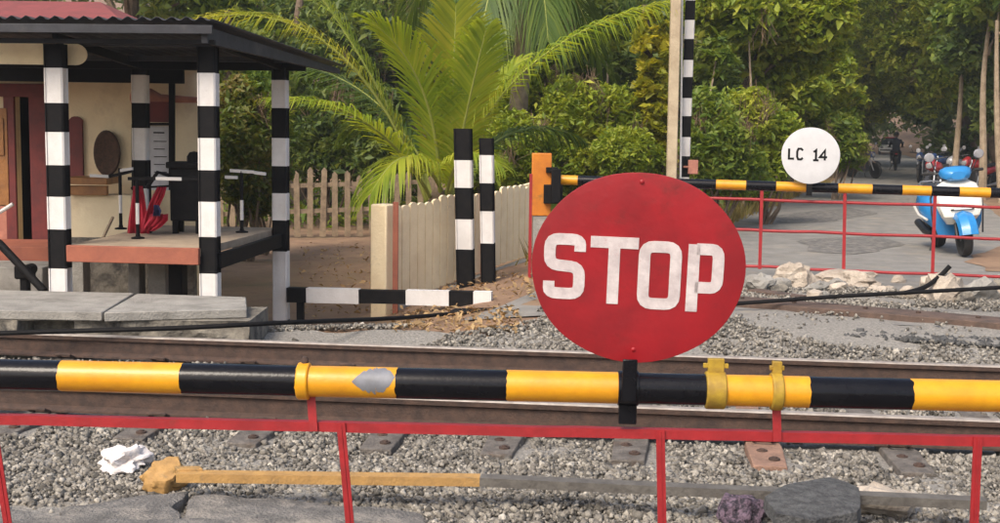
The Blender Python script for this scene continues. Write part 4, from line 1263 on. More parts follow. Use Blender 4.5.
# thin black and white T stands on the deck
def tstand(px, y0, y1, Y, bands, arms, label):
    b = at(px, y1, Y); b.z = zp
    t_ = at(px, y0, Y)
    r = thing('rail_stand', label, 'rail stand', b, group='thin banded stands on the platform')
    zs = [b.z] + sorted(at(px, y, Y).z for y in bands) + [t_.z]
    mb = MB(); mb.tube([(b.x, b.y, z) for z in zs], 0.017, 8, mis=[0 if i % 2 == 1 else 1 for i in range(len(zs) - 1)])
    mb.build('upright', ['white_paint', 'black_matt'], r)
    for xa, ya, xb, yb, m_ in arms:
        a_, b2 = at(xa, ya, Y), at(xb, yb, Y)
        mb = MB(); mb.bar(a_, b2, 0.03, 0.03); mb.build('arm', m_, r, bevel=0.003)
    mb = MB(); mb.lathe([(0.06, 0), (0.06, 0.012), (0.022, 0.02), (0.02, 0.04)], b, 12); mb.build('foot', 'black_matt', r)
tstand(121, 168, 232, 12.2, [213, 195], [(90, 175.5, 109, 176.5, 'white_paint'), (109, 176.5, 133, 171, 'black_matt'), (120, 170.5, 133, 168.5, 'white_paint')], 'thin banded stand on the platform left of the red flag')
tstand(138, 178, 246, 11.2, [224, 203], [(156, 178.5, 182, 179, 'white_paint'), (128, 178.5, 156, 178.5, 'black_matt'), (182, 179, 205, 178.5, 'black_matt')], 'thin banded stand on the platform in front of the red flag')
tstand(242, 171, 244, 12.0, [220, 200], [(230, 170.5, 254, 172, 'white_paint'), (225, 177, 238, 177.5, 'white_paint'), (254, 172.5, 266, 174, 'white_paint')], 'thin banded stand at the right end of the platform')
# dark lever machine
b = at(190, 240, 11.9); b.z = zp
mc = thing('lever_machine', 'black cast iron lever machine standing on the platform', 'machine', b)
z1 = at(190, 168, 11.9).z
mb = MB(); mb.box((b.x, b.y, (zp + z1) / 2 + .06), (0.30, 0.28, z1 - zp - .12)); mb.box((b.x, b.y, z1 + 0.03), (0.36, 0.34, 0.06)); mb.build('body', 'black_matt', mc, bevel=0.012)
for dx in (-.11, .11):
    for dy in (-.1, .1):
        mb = MB(); mb.box((b.x + dx, b.y + dy, zp + .075), (.05, .05, .15)); mb.build('leg', 'black_matt', mc)
mb = MB(); mb.lathe([(0.07, 0), (0.07, 0.05), (0.045, 0.09), (0.0, 0.10)], (b.x + .05, b.y, z1 + .06), 14); mb.build('cap', 'black_matt', mc)
mb = MB(); q = Vector((b.x - .15, b.y - .15, zp + .55)); mb.tube([q, q + Vector((-.10, -.03, .03)), q + Vector((-.2, -.05, -.12))], 0.018, 8); mb.build('handle', 'black_matt', mc)
# red flags hung on a stand
b = at(148, 235, 11.75); b.z = zp
rb = thing('red_flag', 'bunched red flag cloth with a dark mark hanging at the back of the platform', 'flag', b)
def drape(path, name, m_, Y):
    """cloth band: list of (left px, right px, row) from top to bottom"""
    mb = MB(); K = 12
    for j, (xa, xb, y_) in enumerate(path):
        for i in range(K + 1):
            p_ = at(xa + (xb - xa) * i / K, y_, Y); p_.y += .028 * math.sin(i * 1.9 + j * .35) + .01 * math.sin(i * 4 + j)
            mb.v.append(tuple(p_))
    for j in range(len(path) - 1):
        for i in range(K):
            k_ = j * (K + 1) + i; mb.f.append((k_, k_ + 1, k_ + K + 2, k_ + K + 1)); mb.m.append(0)
    o = mb.build(name, m_, rb, angle=80); o.modifiers.new('solid', 'SOLIDIFY').thickness = .006
drape([(133, 143, 186), (132, 145, 196), (130, 147, 208), (128, 149, 222), (127, 150, 234)], 'cloth', 'red_cloth', 11.75)
drape([(157, 167, 187), (153, 165, 195), (149, 161, 204), (146, 157, 213), (143, 160, 221), (142, 152, 230)], 'cloth', 'red_cloth', 11.66)
drape([(150, 169, 214), (148, 169, 220), (144, 163, 226), (143, 155, 231)], 'cloth', 'red_cloth', 11.58)
drape([(154, 158, 205), (153, 161, 211), (152, 160, 216)], 'mark', 'blue_print', 11.50)
mb = MB(); q = at(150, 190, 11.8); mb.tube([(q.x, q.y, zp), (q.x, q.y, q.z + .05)], .012, 8); mb.tube([at(131, 188, 11.79), at(169, 186, 11.79)], .01, 8); mb.build('stand', 'black_matt', rb)
mb = MB(); mb.bar(at(103, 238, 11.7), at(113, 217, 11.85), .02, .02); 
tag(mb.build('stick', 'weathered_wood', None, org=at(103, 238, 11.7)), 'short pale stick leaning at the left end of the platform', 'stick')

# concrete slabs on rough stone wall in front of the shelter
for (xa, ya, xb, yb, xc, yc, xd, yd, lab) in ((-120, 308, 102, 312, 134, 293, -95, 288, 'longer concrete slab on the stone wall at the left edge'), (104, 312.5, 247, 309, 246, 297, 137, 293.5, 'right hand concrete slab on the stone wall below the platform')):
    zt_ = 0.155
    Q = [plane(x, y, zt_) for x, y in ((xa, ya), (xb, yb), (xc, yc), (xd, yd))]
    mb = MB(); mb.loft([[q - up * .07 for q in Q], Q])
    o = mb.build('concrete_slab', 'concrete', None, bevel=0.008, org=Vector((Q[0].x, Q[0].y, zt_ - .07))); tag(o, lab, 'concrete slab', 'slabs on the stone wall')
wl = thing('stone_wall', 'low rough stone wall carrying the concrete slabs beside the track', 'wall', on_ground(plane(120, 330, -.1)))
def rough_block(p0_, p1_, depth, z0, z1, seed, hole=None):
    mb = MB(); nu_, nz_ = 46, 10
    for j in range(nz_ + 1):
        for i in range(nu_ + 1):
            p = p0_.lerp(p1_, i / nu_); z = z0 + (z1 - z0) * j / nz_
            k = mnoise.fractal(Vector((p.x * 5, z * 7, seed)), 1.0, 2.0, 4) * 0.05 * (0 if j == nz_ else 1)
            if hole and hole[0] < i / nu_ < hole[1] and j / nz_ > hole[2]: k -= 0.20
            mb.v.append((p.x, p.y - k, z))
    for j in range(nz_):
        for i in range(nu_):
            q = j * (nu_ + 1) + i; mb.f.append((q, q + 1, q + nu_ + 2, q + nu_ + 1)); mb.m.append(0)
    o_ = len(mb.v)
    mb.v += [(p0_.x, p0_.y + depth, z0), (p1_.x, p1_.y + depth, z0), (p0_.x, p0_.y + depth, z1), (p1_.x, p1_.y + depth, z1)]
    t0, t1 = nz_ * (nu_ + 1), nz_ * (nu_ + 1) + nu_
    mb.f += [(nu_, o_ + 1, o_ + 3, t1), (o_, 0, t0, o_ + 2)] + [(t0 + 0, t1, o_ + 3, o_ + 2)]; mb.m += [0, 0, 0]
    return mb
wz0 = -0.22
w0 = plane(-125, 309, .085); w1 = plane(250, 312, .085)
w0 = plane(-125, 311.0, .155); w1 = plane(248, 312.5, .155); w0.y += .04; w1.y += .05
rough_block(w0, w1, 0.75, wz0, 0.083, 3.0, (0.38, 0.52, 0.45)).build('masonry', 'stonework', wl, angle=30)

# ------------------------------------------------------------------ the low striped bar and cables
a_ = at(288, 294.5, 12.3); b_ = at(492, 299, 12.0)
ub = thing('striped_bar', 'low black and white banded bar reaching from the shelter post towards the road', 'bar', on_ground((a_ + b_) / 2))
mb = MB(); xs = [288, 308, 361, 408, 450.5, 474.5, 492]
pts = [a_.lerp(b_, (x - 288) / 204) for x in xs]
for i in range(len(pts) - 1): mb.bar(pts[i], pts[i + 1], 0.10, 0.145 if i != 2 else 0.13, mi=(1 if i % 2 == 0 else 0))
mb.build('beam', ['white_paint', 'black_matt'], ub)
for px in (300, 452, 483):
    q = at(px, 305, 12.25); zg = float(gz(q.x, q.y))
    mb = MB(); mb.box((q.x, q.y + .03, (q.z + zg) / 2 - .02), (.07, .06, abs(q.z - zg) + .12)); mb.build('foot', 'black_matt', ub)
mb = MB(); c1, c2 = at(450, 313, 11.4), at(501, 312, 11.4); mb.tube([c1, c1.lerp(c2, .1), c1.lerp(c2, .9), c2], [0.02, .042, .042, .02], 10)
tag(mb.build('cable_joint', 'black_matt', None, org=on_ground(c1)), 'thick black cable joint sleeve below the right end of the banded bar', 'cable')
def cable(label, pix, rad, lift=None):
    P = [at(x, y, Y) for x, y, Y in pix]
    # smooth
    Q = []
    for i in range(len(P) - 1):
        p0, p1, p2, p3 = P[max(i - 1, 0)], P[i], P[i + 1], P[min(i + 2, len(P) - 1)]
        for k in range(6):
            t = k / 6
            Q.append(0.5 * ((2 * p1) + (p2 - p0) * t + (2 * p0 - 5 * p1 + 4 * p2 - p3) * t * t + (3 * p1 - p0 - 3 * p2 + p3) * t ** 3))
    Q.append(P[-1])
    mb = MB(); mb.tube(Q, rad, 8)
    return tag(mb.build('cable', 'black_matt', None, org=on_ground(P[0])), label, 'cable')
cable('long black cable strung low across the crossing behind the rails', [(-60, 335, 8.85), (60, 331.5, 8.9), (180, 328, 8.95), (290, 322.5, 9.3), (400, 318, 10.6), (455, 313.5, 11.4), (500, 312, 11.4), (560, 311, 11.1), (640, 309.5, 10.9), (745, 303, 10.9), (830, 297, 10.9), (920, 292, 10.9), (1010, 287, 10.9), (1120, 281, 10.9)], 0.018)
cable('short black hose sticking up beside the tall pinkish concrete chunk', [(905, 293, 11.3), (925, 287, 11.5), (940, 276, 11.6), (950, 266, 11.6)], 0.022)
# signal wires and a stone heap under the cable
mb = MB()
q0, q1 = at(0, 244, 10.75), at(44, 291, 10.6)
tag(MB().tube([at(-30, 222, 10.8), q0, q1], 0.035, 10).build('lever_rod', 'black_matt', None, org=on_ground(q1)), 'black slanting rod in front of the hut doorway steps', 'rod')
c = at(25, 272, 10.95)
lp = thing('pivot', 'small black pivot casting behind the slanting rod', 'casting', on_ground(c))
mb = MB(); mb.box(c, (.16, .12, .12)); mb.box((c.x, c.y, (c.z + float(gz(c.x, c.y))) / 2 - .03), (.08, .08, c.z - float(gz(c.x, c.y)))); mb.build('casting', 'black_matt', lp, bevel=0.02)
mb = MB(); mb.lathe([(0.05, -.09), (0.05, .09)], c + Vector((.03, 0, .02)), 14, rot=Matrix.Rotation(R(90), 3, 'X')); mb.build('boss', 'black_matt', lp)

# ================================================================== GATE HUT
HY = 13.7
xr = at(204, 150, HY).x; xl = xr - 5.2
zg = -0.55
hut = thing('gate_hut', 'cream walled gate hut with red roof and maroon doorway behind the shelter', 'hut', (xr - 2.5, HY + 1.5, -0.5))
ztp = 2.5
xd0, xd1 = at(14, 150, HY).x, at(32, 150, HY).x          # doorway
zdt, zdb = at(20, 96, HY).z, at(20, 246, HY).z
mb = MB()
def wall(x0, x1, z0, z1, mi=0): mb.box(((x0 + x1) / 2, HY + .1, (z0 + z1) / 2), (x1 - x0, .2, z1 - z0), mi=mi)
wall(xd1, xr, zg, ztp); wall(xl, xd0, zg, ztp); wall(xd0, xd1, zdt, ztp); wall(xd0, xd1, zg, zdb)
xb_ = xr * (HY + 3.4) / HY - .12
mb.loft([[Vector((a, y, z)) for a, y in ((xr - .2, HY + .2), (xr, HY + .2), (xb_, HY + 3.4), (xb_ - .2, HY + 3.4))] for z in (zg, ztp)]); mb.box((xl + .1, HY + 1.8, (zg + ztp) / 2), (.2, 3.2, ztp - zg)); mb.box(((xl + xb_) / 2, HY + 3.5, (zg + ztp) / 2), (xb_ - xl, .2, ztp - zg))
mb.build('wall', 'cream_wall', hut)
# maroon painted panels beside the door, dado and door leaf
def panel(name, x0, y0, x1, y1, Y, th, m_, bevel=0.004):
    a_ = at(x0, y1, Y); b_ = at(x1, y0, Y)
    mb = MB(); mb.box(((a_.x + b_.x) / 2, Y + th / 2, (a_.z + b_.z) / 2), (abs(b_.x - a_.x), th, abs(b_.z - a_.z)))
    return mb.build(name, m_, hut, bevel=bevel)
panel('door_surround', 32.5, 90, 53, 262, HY - .05, .045, 'maroon_paint')
panel('door_surround', -60, 84, 53, 95.5, HY - .055, .05, 'maroon_paint')
panel('door_surround', 7, 96, 13.5, 246, HY - .05, .045, 'maroon_paint')
o = panel('door', -20, 108, 6.5, 205, HY - .06, .05, 'varnished_wood')
panel('door_panel', -14, 118, 3, 155, HY - .075, .012, 'varnished_wood').parent = o
panel('dado', -60, 206, 6.5, 250, HY - .05, .045, 'pink_canvas')
mb = MB(); mb.box(((xd0 + xd1) / 2, HY + 1.2, .8), (1.6, .05, 3.2)); mb.build('shade_sheet', 'doorway_shade', hut)  # added dark sheet behind the doorway, its colour stands for indoor shade
# arched maroon shutter
a_ = at(70, 180, HY - .05); k = HY / FPX
mb = MB(); wS = 13 * k; hS = 58 * k
mb.prism([(0, 0), (wS, 0), (wS, hS)] + [(wS / 2 + wS / 2 * math.cos(t), hS + wS * .4 * math.sin(t)) for t in np.linspace(0.2, math.pi - .2, 8)] + [(0, hS)], a_, Vector((1, 0, 0)), up, Vector((0, .045, 0)))
mb.build('shutter', 'maroon_paint', hut)
# roof
rz = ztp + 0.02
mb = MB()
e = .35
x0, x1, y0, y1 = xl - e, at(140, 20, HY - e).x, HY - e, HY + 3.6 + e
ym = (y0 + y1) / 2
mb.add([(x0, y0, rz - .05), (x1, y0, rz - .05), (x1, y1, rz - .05), (x0, y1, rz - .05), (x0 + 1.0, ym, rz + .50), (x1 - 1.1, ym, rz + .50)], [(0, 1, 5, 4), (1, 2, 5), (2, 3, 4, 5), (3, 0, 4), (3, 2, 1, 0)])
rfo = mb.build('roof', 'roof_red', hut, smooth=False)
mb = MB(); mb.box(((x0 + x1) / 2, y0 - .015, rz - .02), (x1 - x0, .03, .16)); mb.build('gutter', 'roof_red', rfo)
# low flat awning over the door, and its iron support
panel('awning_edge', -60, 63, 183, 80, 13.0, .06, 'black_matt')
a_ = at(0, 64, 13.0)
mb = MB(); mb.box(((xl + at(183, 64, 13).x) / 2, 13.38, a_.z + .02), (at(183, 64, 13).x - xl, .62, .05)); mb.build('awning', 'dark_sheet', hut)
a_, b_ = at(172, 78, 13.05), at(172, 190, 13.05)
mb = MB(); mb.bar(b_, a_, .055, .055); mb.bar(at(134, 124, 13.05), at(134, 190, 13.05), .04, .04); mb.bar(at(134, 124, 13.05), at(172, 124, 13.05), .04, .03); mb.build('iron_frame', 'black_matt', hut)
nb = thing('notice_board', 'white paper notice board fixed in the black frame on the hut wall', 'notice board', at(160, 190, 13.1))
a_, b_ = at(151, 190, 13.1), at(170.5, 126, 13.1)
mb = MB(); mb.box(((a_.x + b_.x) / 2, 13.1, (a_.z + b_.z) / 2), (b_.x - a_.x, .02, b_.z - a_.z)); mb.build('sheet', 'notice_paper', nb)
mb = MB(); mb.bar(Vector((a_.x + .04, 13.08, b_.z - .07)), Vector((b_.x - .06, 13.08, b_.z - .07)), .005, .014); 
for q in range(5): mb.bar(Vector((a_.x + .04, 13.085, b_.z - .16 - .08 * q)), Vector((b_.x - .04 - .02 * (q % 2), 13.085, b_.z - .16 - .08 * q)), .004, .008)
mb.build('printed_line', 'black_matt', nb)
panel('dark_panel', 149, 102, 172, 122, 13.2, .02, 'maroon_paint')
# rolled canvas under the eave
mb = MB(); a_, b_ = at(131, 97, 13.35), at(198, 100, 13.35)
mb.tube([a_, a_.lerp(b_, .04), a_.lerp(b_, .3), a_.lerp(b_, .45), b_], [.05, .11, .10, .045, .03], 12)
tag(mb.build('rolled_canvas', 'pink_canvas', None, org=b_), 'rolled pinkish orange canvas hung under the hut eave', 'canvas')
# oval basket on the wall
c = at(108, 153, HY - .03)
mb = MB(); rot = Matrix.Rotation(R(90), 3, 'X')
n = 28
for i, (r, h) in enumerate(((0, .03), (.35, .035), (.7, .05), (.92, .06), (1, .045), (.96, 0), (0, 0))):
    for k_ in range(n):
        a = 2 * math.pi * k_ / n
        mb.v.append(tuple(c + Vector((r * .145 * math.cos(a), -h, r * .25 * math.sin(a)))))
for i in range(6):
    for k_ in range(n): mb.f.append((i * n + k_, i * n + (k_ + 1) % n, (i + 1) * n + (k_ + 1) % n, (i + 1) * n + k_)); mb.m.append(0)
tag(mb.build('basket_tray', 'wicker', None, org=c), 'dark brown oval wicker tray hanging on the cream hut wall', 'tray')
# wooden counter and half wall
ct = thing('counter', 'varnished wooden counter on a cream half wall behind the platform', 'counter', on_ground(at(90, 230, 13.1)))
a_, b_ = at(66, 192, 13.1), at(110, 177, 13.1)
mb = MB(); mb.box(((a_.x + b_.x) / 2, 13.25, (a_.z + b_.z) / 2 + .04), (b_.x - a_.x, .5, .07)); mb.build('top', 'varnished_wood', ct, bevel=.008)
mb = MB(); mb.box(((a_.x + b_.x) / 2, 13.1, (a_.z + b_.z) / 2 - .06), (b_.x - a_.x - .05, .06, .10)); mb.build('drawer_front', 'varnished_wood', ct, bevel=.006)
zt_ = (a_.z + b_.z) / 2 - .11; mb = MB(); mb.box(((a_.x + b_.x) / 2 + .1, 13.3, (zt_ + zg) / 2), (b_.x - a_.x + .2, .3, zt_ - zg)); mb.build('half_wall', 'cream_wall', ct)
# steps at the door
stp = thing('doorstep', 'grey concrete steps with red oxide riser below the hut doorway', 'steps', on_ground(at(20, 270, 12.6)))
a_, b_ = at(-60, 262, 12.7), at(55, 246, 12.9)
mb = MB(); mb.box(((a_.x + b_.x) / 2, 13.2, (b_.z + zg) / 2 + .0), (b_.x - a_.x, .85, b_.z - zg)); mb.build('upper_step', 'red_oxide', stp, bevel=.01)
a_, b_ = at(-60, 290, 12.2), at(48, 266, 12.3)
mb = MB(); mb.box(((a_.x + b_.x) / 2, 12.45, (b_.z + zg) / 2), (b_.x - a_.x, .6, b_.z - zg)); mb.build('lower_step', 'concrete', stp, bevel=.01)
mb = MB(); a_, b_ = at(0, 212, 12.9), at(13, 204, 12.9)
mb.tube([a_ - Vector((.3, 0, .16)), a_, b_], .02, 8)
tag(mb.build('white_rod', 'white_paint', None, org=a_), 'thin white rod leaning at the left edge in front of the hut door', 'rod')

# bitumen repairs and drifted sand on the far road
def road_patch(label, pts_px, dz, m_, seed):
    P = [plane(x, y, -0.02) for x, y in pts_px]; Q = []
    for i, a in enumerate(P):
        b = P[(i + 1) % len(P)]
        for j in range(8):
            c = a.lerp(b, j / 8); c += Vector((mnoise.noise(Vector((c.x * 2, c.y * 2, seed))), mnoise.noise(Vector((c.x * 2, c.y * 2, seed + 5))), 0)) * .18
            Q.append(c)
    mb = MB(); c = sum(Q, Vector()) / len(Q)
    mb.v = [(p.x, p.y, float(gz(p.x, p.y)) + dz) for p in Q + [c]]
    for i in range(len(Q)): mb.f.append((i, (i + 1) % len(Q), len(Q))); mb.m.append(0)
    return tag(mb.build('road_patch', m_, None, org=Vector((c.x, c.y, -.02))), label, 'road patch')
road_patch('darker bitumen repair in the far road left of the scooter', [(800, 240), (880, 236), (905, 246), (860, 255), (810, 252)], .005, 'asphalt_broken', 3)
road_patch('long dark bitumen repair across the far road near the bushes', [(775, 215), (850, 208), (880, 213), (830, 222), (780, 224)], .005, 'asphalt_broken', 6)
road_patch('pale sandy drift along the right edge of the far road', [(965, 262), (1010, 240), (1060, 250), (1050, 275), (990, 272)], .006, 'soil', 9)

# ================================================================== VEHICLES
def wheel(par, c, r, w, spokes=10, rim='steel', alloy=False):
    """wheel turning about x"""
    rot = Matrix.Rotation(R(90), 3, 'Y')
    wh = MB(); k = w / 2
    wh.lathe([(r - .06, -k * .8), (r - .02, -k), (r - .006, -k * .6), (r, 0), (r - .006, k * .6), (r - .02, k), (r - .06, k * .8), (r - .065, 0), (r - .06, -k * .8)], c, 28, rot)
    t = wh.build('tyre', 'rubber', par)
    m = MB(); m.lathe([(r - .085, -k * .55), (r - .062, -k * .7), (r - .062, k * .7), (r - .085, k * .55), (r - .085, -k * .55)], c, 24, rot)
    m.lathe([(.0, -k * .8), (.045, -k * .8), (.045, k * .8), (0, k * .8)], c, 14, rot)
    for i in range(spokes):
        a = 2 * math.pi * i / spokes; d_ = Vector((0, math.cos(a), math.sin(a)))
        m.bar(Vector(c) + d_ * .03, Vector(c) + d_ * (r - .08), .028 if alloy else .008, .028 if alloy else .008, Vector((1, 0, 0)))
    m.build('rim', rim, t)
def ell(c, hx, hz, n=12, z0=None, flat=0.0, ex=2.6):
    """rounded section across x at a given y"""
    out = []
    for k in range(n):
        a = 2 * math.pi * k / n
        ca, sa = math.cos(a), math.sin(a)
        out.append(Vector((c[0] + hx * math.copysign(abs(ca) ** (2 / ex), ca), c[1], c[2] + hz * math.copysign(abs(sa) ** (2 / ex), sa))))
    return out
def sec_z(c, hx, hy, n=12, ex=2.6):
    out = []
    for k in range(n):
        a = 2 * math.pi * k / n
        ca, sa = math.cos(a), math.sin(a)
        out.append(Vector((c[0] + hx * math.copysign(abs(ca) ** (2 / ex), ca), c[1] + hy * math.copysign(abs(sa) ** (2 / ex), sa), c[2])))
    return out

# the blue and white scooter, built facing -y
def scooter():
    t = thing('scooter', 'blue and white scooter parked at the road edge facing the crossing', 'scooter')
    FW, RWH, r = -0.64, 0.66, 0.235
    wheel(t, (0, FW, r), r, .10, 5, 'steel', True)
    wheel(t, (0, RWH, r), r, .11, 5, 'dark_plastic', True)
    # front mudguard
    mb = MB(); secs = []
    for a in np.linspace(R(-40), R(78), 10):
        rr = r + .07; y, z = FW - rr * math.sin(a) * 1.05, r + rr * math.cos(a)
        dv = Vector((0, -math.sin(a), math.cos(a)))
        c = Vector((0, y, z)); hw = .11
        secs.append([c + Vector((-hw, 0, 0)) - dv * .06, c + Vector((-hw * .8, 0, 0)), c + dv * .035, c + Vector((hw * .8, 0, 0)), c + Vector((hw, 0, 0)) - dv * .06, c - dv * .01])
    mb.loft(secs); mb.build('front_mudguard', 'scooter_blue', t)
    # fork
    mb = MB(); mb.tube([(0.07, FW, r), (0.07, FW + .12, .52)], .02, 8); mb.tube([(-0.07, FW, r), (-.07, FW + .12, .52)], .02, 8); mb.tube([(0, FW + .12, .5), (0, FW + .27, 1.0)], .028, 10); mb.build('fork', 'dark_plastic', t)
    # front apron
    mb = MB()
    secs = [sec_z((0, FW + .16, .40), .15, .09), sec_z((0, FW + .10, .50), .22, .11), sec_z((0, FW + .12, .62), .26, .12), sec_z((0, FW + .17, .76), .27, .10), sec_z((0, FW + .23, .88), .23, .085), sec_z((0, FW + .27, .94), .13, .06)]
    mb.loft(secs); mb.build('front_apron', 'scooter_white', t)
    mb = MB()
    secs = [sec_z((0, FW + .29, .24), .22, .03), sec_z((0, FW + .26, .40), .27, .035), sec_z((0, FW + .27, .55), .285, .035), sec_z((0, FW + .30, .74), .285, .03), sec_z((0, FW + .32, .90), .20, .03)]
    mb.loft(secs); mb.build('leg_shield', 'scooter_blue', t)
    # handlebar cowl with headlamp
    mb = MB()
    secs = [ell((0, FW + .10, 1.0), .08, .05), ell((0, FW + .15, 1.01), .15, .085), ell((0, FW + .25, 1.03), .19, .085), ell((0, FW + .36, 1.04), .15, .05)]
    mb.loft(secs); cw = mb.build('handlebar_cowl', 'scooter_blue', t)
    mb = MB(); mb.loft([ell((0, FW + .115, .995), .03, .02), ell((0, FW + .125, .995), .085, .06), ell((0, FW + .16, .995), .09, .065)]); mb.build('headlamp', 'lamp_glass', cw)
    mb = MB(); mb.tube([(-.34, FW + .36, 1.04), (-.2, FW + .30, 1.03), (0, FW + .27, 1.02), (.2, FW + .30, 1.03), (.34, FW + .36, 1.04)], .016, 8); mb.build('handlebar', 'dark_plastic', t)
    for s_ in (-1, 1):
        mb = MB(); mb.tube([(s_ * .22, FW + .31, 1.04), (s_ * .34, FW + .36, 1.04)], .02, 8); mb.build('grip', 'rubber', t)
        mb = MB(); mb.tube([(s_ * .2, FW + .29, 1.04), (s_ * .27, FW + .26, 1.2)], .007, 6)
        m_ = mb.build('mirror_stalk', 'dark_plastic', t)
        mb = MB(); mb.lathe([(0, -.012), (.05, -.012), (.06, 0), (.05, .015), (0, .02)], (s_ * .28, FW + .26, 1.24), 14, Matrix.Rotation(R(90), 3, 'X')); mb.build('mirror', 'lamp_glass', m_)
        mb = MB(); mb.loft([ell((s_ * .17, FW + .075, .70), .02, .015), ell((s_ * .165, FW + .10, .70), .035, .025), ell((s_ * .16, FW + .14, .70), .04, .03)]); mb.build('turn_signal', 'orange_paint', t)
    # floor and tail body
    mb = MB(); mb.loft([ell((0, FW + .27, .28), .19, .04), ell((0, -.1, .25), .19, .045), ell((0, .2, .27), .18, .06)]); mb.build('footboard', 'dark_plastic', t)
    mb = MB(); mb.loft([ell((0, .10, .42), .14, .16), ell((0, .22, .48), .22, .23), ell((0, .45, .53), .25, .22), ell((0, .75, .60), .23, .17), ell((0, .98, .68), .12, .08), ell((0, 1.05, .70), .05, .04)]); mb.build('tail_body', 'scooter_blue', t)
    mb = MB(); mb.loft([ell((0, .06, .72), .09, .03), ell((0, .16, .76), .13, .055), ell((0, .45, .77), .15, .06), ell((0, .75, .80), .145, .06), ell((0, .95, .81), .10, .04)]); mb.build('seat', 'dark_plastic', t)
    mb = MB(); mb.tube([(-.14, .55, .80), (-.15, .9, .84), (-.08, 1.08, .86), (.08, 1.08, .86), (.15, .9, .84), (.14, .55, .80)], .013, 8); mb.build('grab_rail', 'steel', t)
    mb = MB(); mb.loft([ell((.0, .30, .25), .10, .09), ell((0, .55, .24), .13, .10), ell((0, .75, .25), .08, .08)]); mb.build('engine', 'dark_plastic', t)
    mb = MB(); mb.tube([(-.14, .35, .22), (-.16, .6, .24), (-.17, .95, .33)], [.025, .05, .05], 10); mb.build('exhaust', 'dark_plastic', t)
    mb = MB(); mb.tube([(-.22, .16, .0), (-.15, .18, .2), (.15, .18, .2), (.22, .16, .0)], .014, 6); mb.build('centre_stand', 'dark_plastic', t)
    mb = MB(); mb.box((0, FW + .005, .585), (.26, .03, .018), Matrix.Rotation(R(-8), 3, 'X')); mb.build('grille', 'dark_plastic', t)
    mb = MB(); mb.tube([(-.275, FW + .25, .26), (-.292, FW + .25, .55), (-.29, FW + .28, .74), (-.20, FW + .30, .91)], .010, 6); mb.build('edge_trim', 'dark_plastic', t)
    mb = MB(); mb.tube([(.275, FW + .25, .26), (.292, FW + .25, .55), (.29, FW + .28, .74), (.20, FW + .30, .91)], .010, 6); mb.build('edge_trim', 'dark_plastic', t)
    mb = MB(); mb.tube([(-.23, .16, .42), (-.262, .45, .47), (-.24, .78, .56)], .016, 6); mb.build('side_stripe', 'scooter_white', t)
    mb = MB(); mb.box((0, .98, .40), (.16, .30, .30), Matrix.Rotation(R(-20), 3, 'X')); mb.build('rear_mudguard', 'dark_plastic', t, bevel=.03)
    mb = MB(); mb.box((0, FW - .02, .62), (.20, .012, .07), Matrix.Rotation(R(-15), 3, 'X')); mb.build('number_plate', 'white_paint', t)
    return t
sc = scooter()
pf = ground_px(965, 257); pr_ = ground_px(935, 246)
scd = (pr_ - pf).xy.normalized(); pm = pf + Vector((scd.x, scd.y, 0)) * 0.67
sc.location = (pm.x, pm.y, float(gz(pm.x, pm.y)) + 0.006); sc.rotation_euler = (0, R(-6), math.atan2(-scd.x, scd.y)); sc.scale = (1.12, 1.05, 1.05)

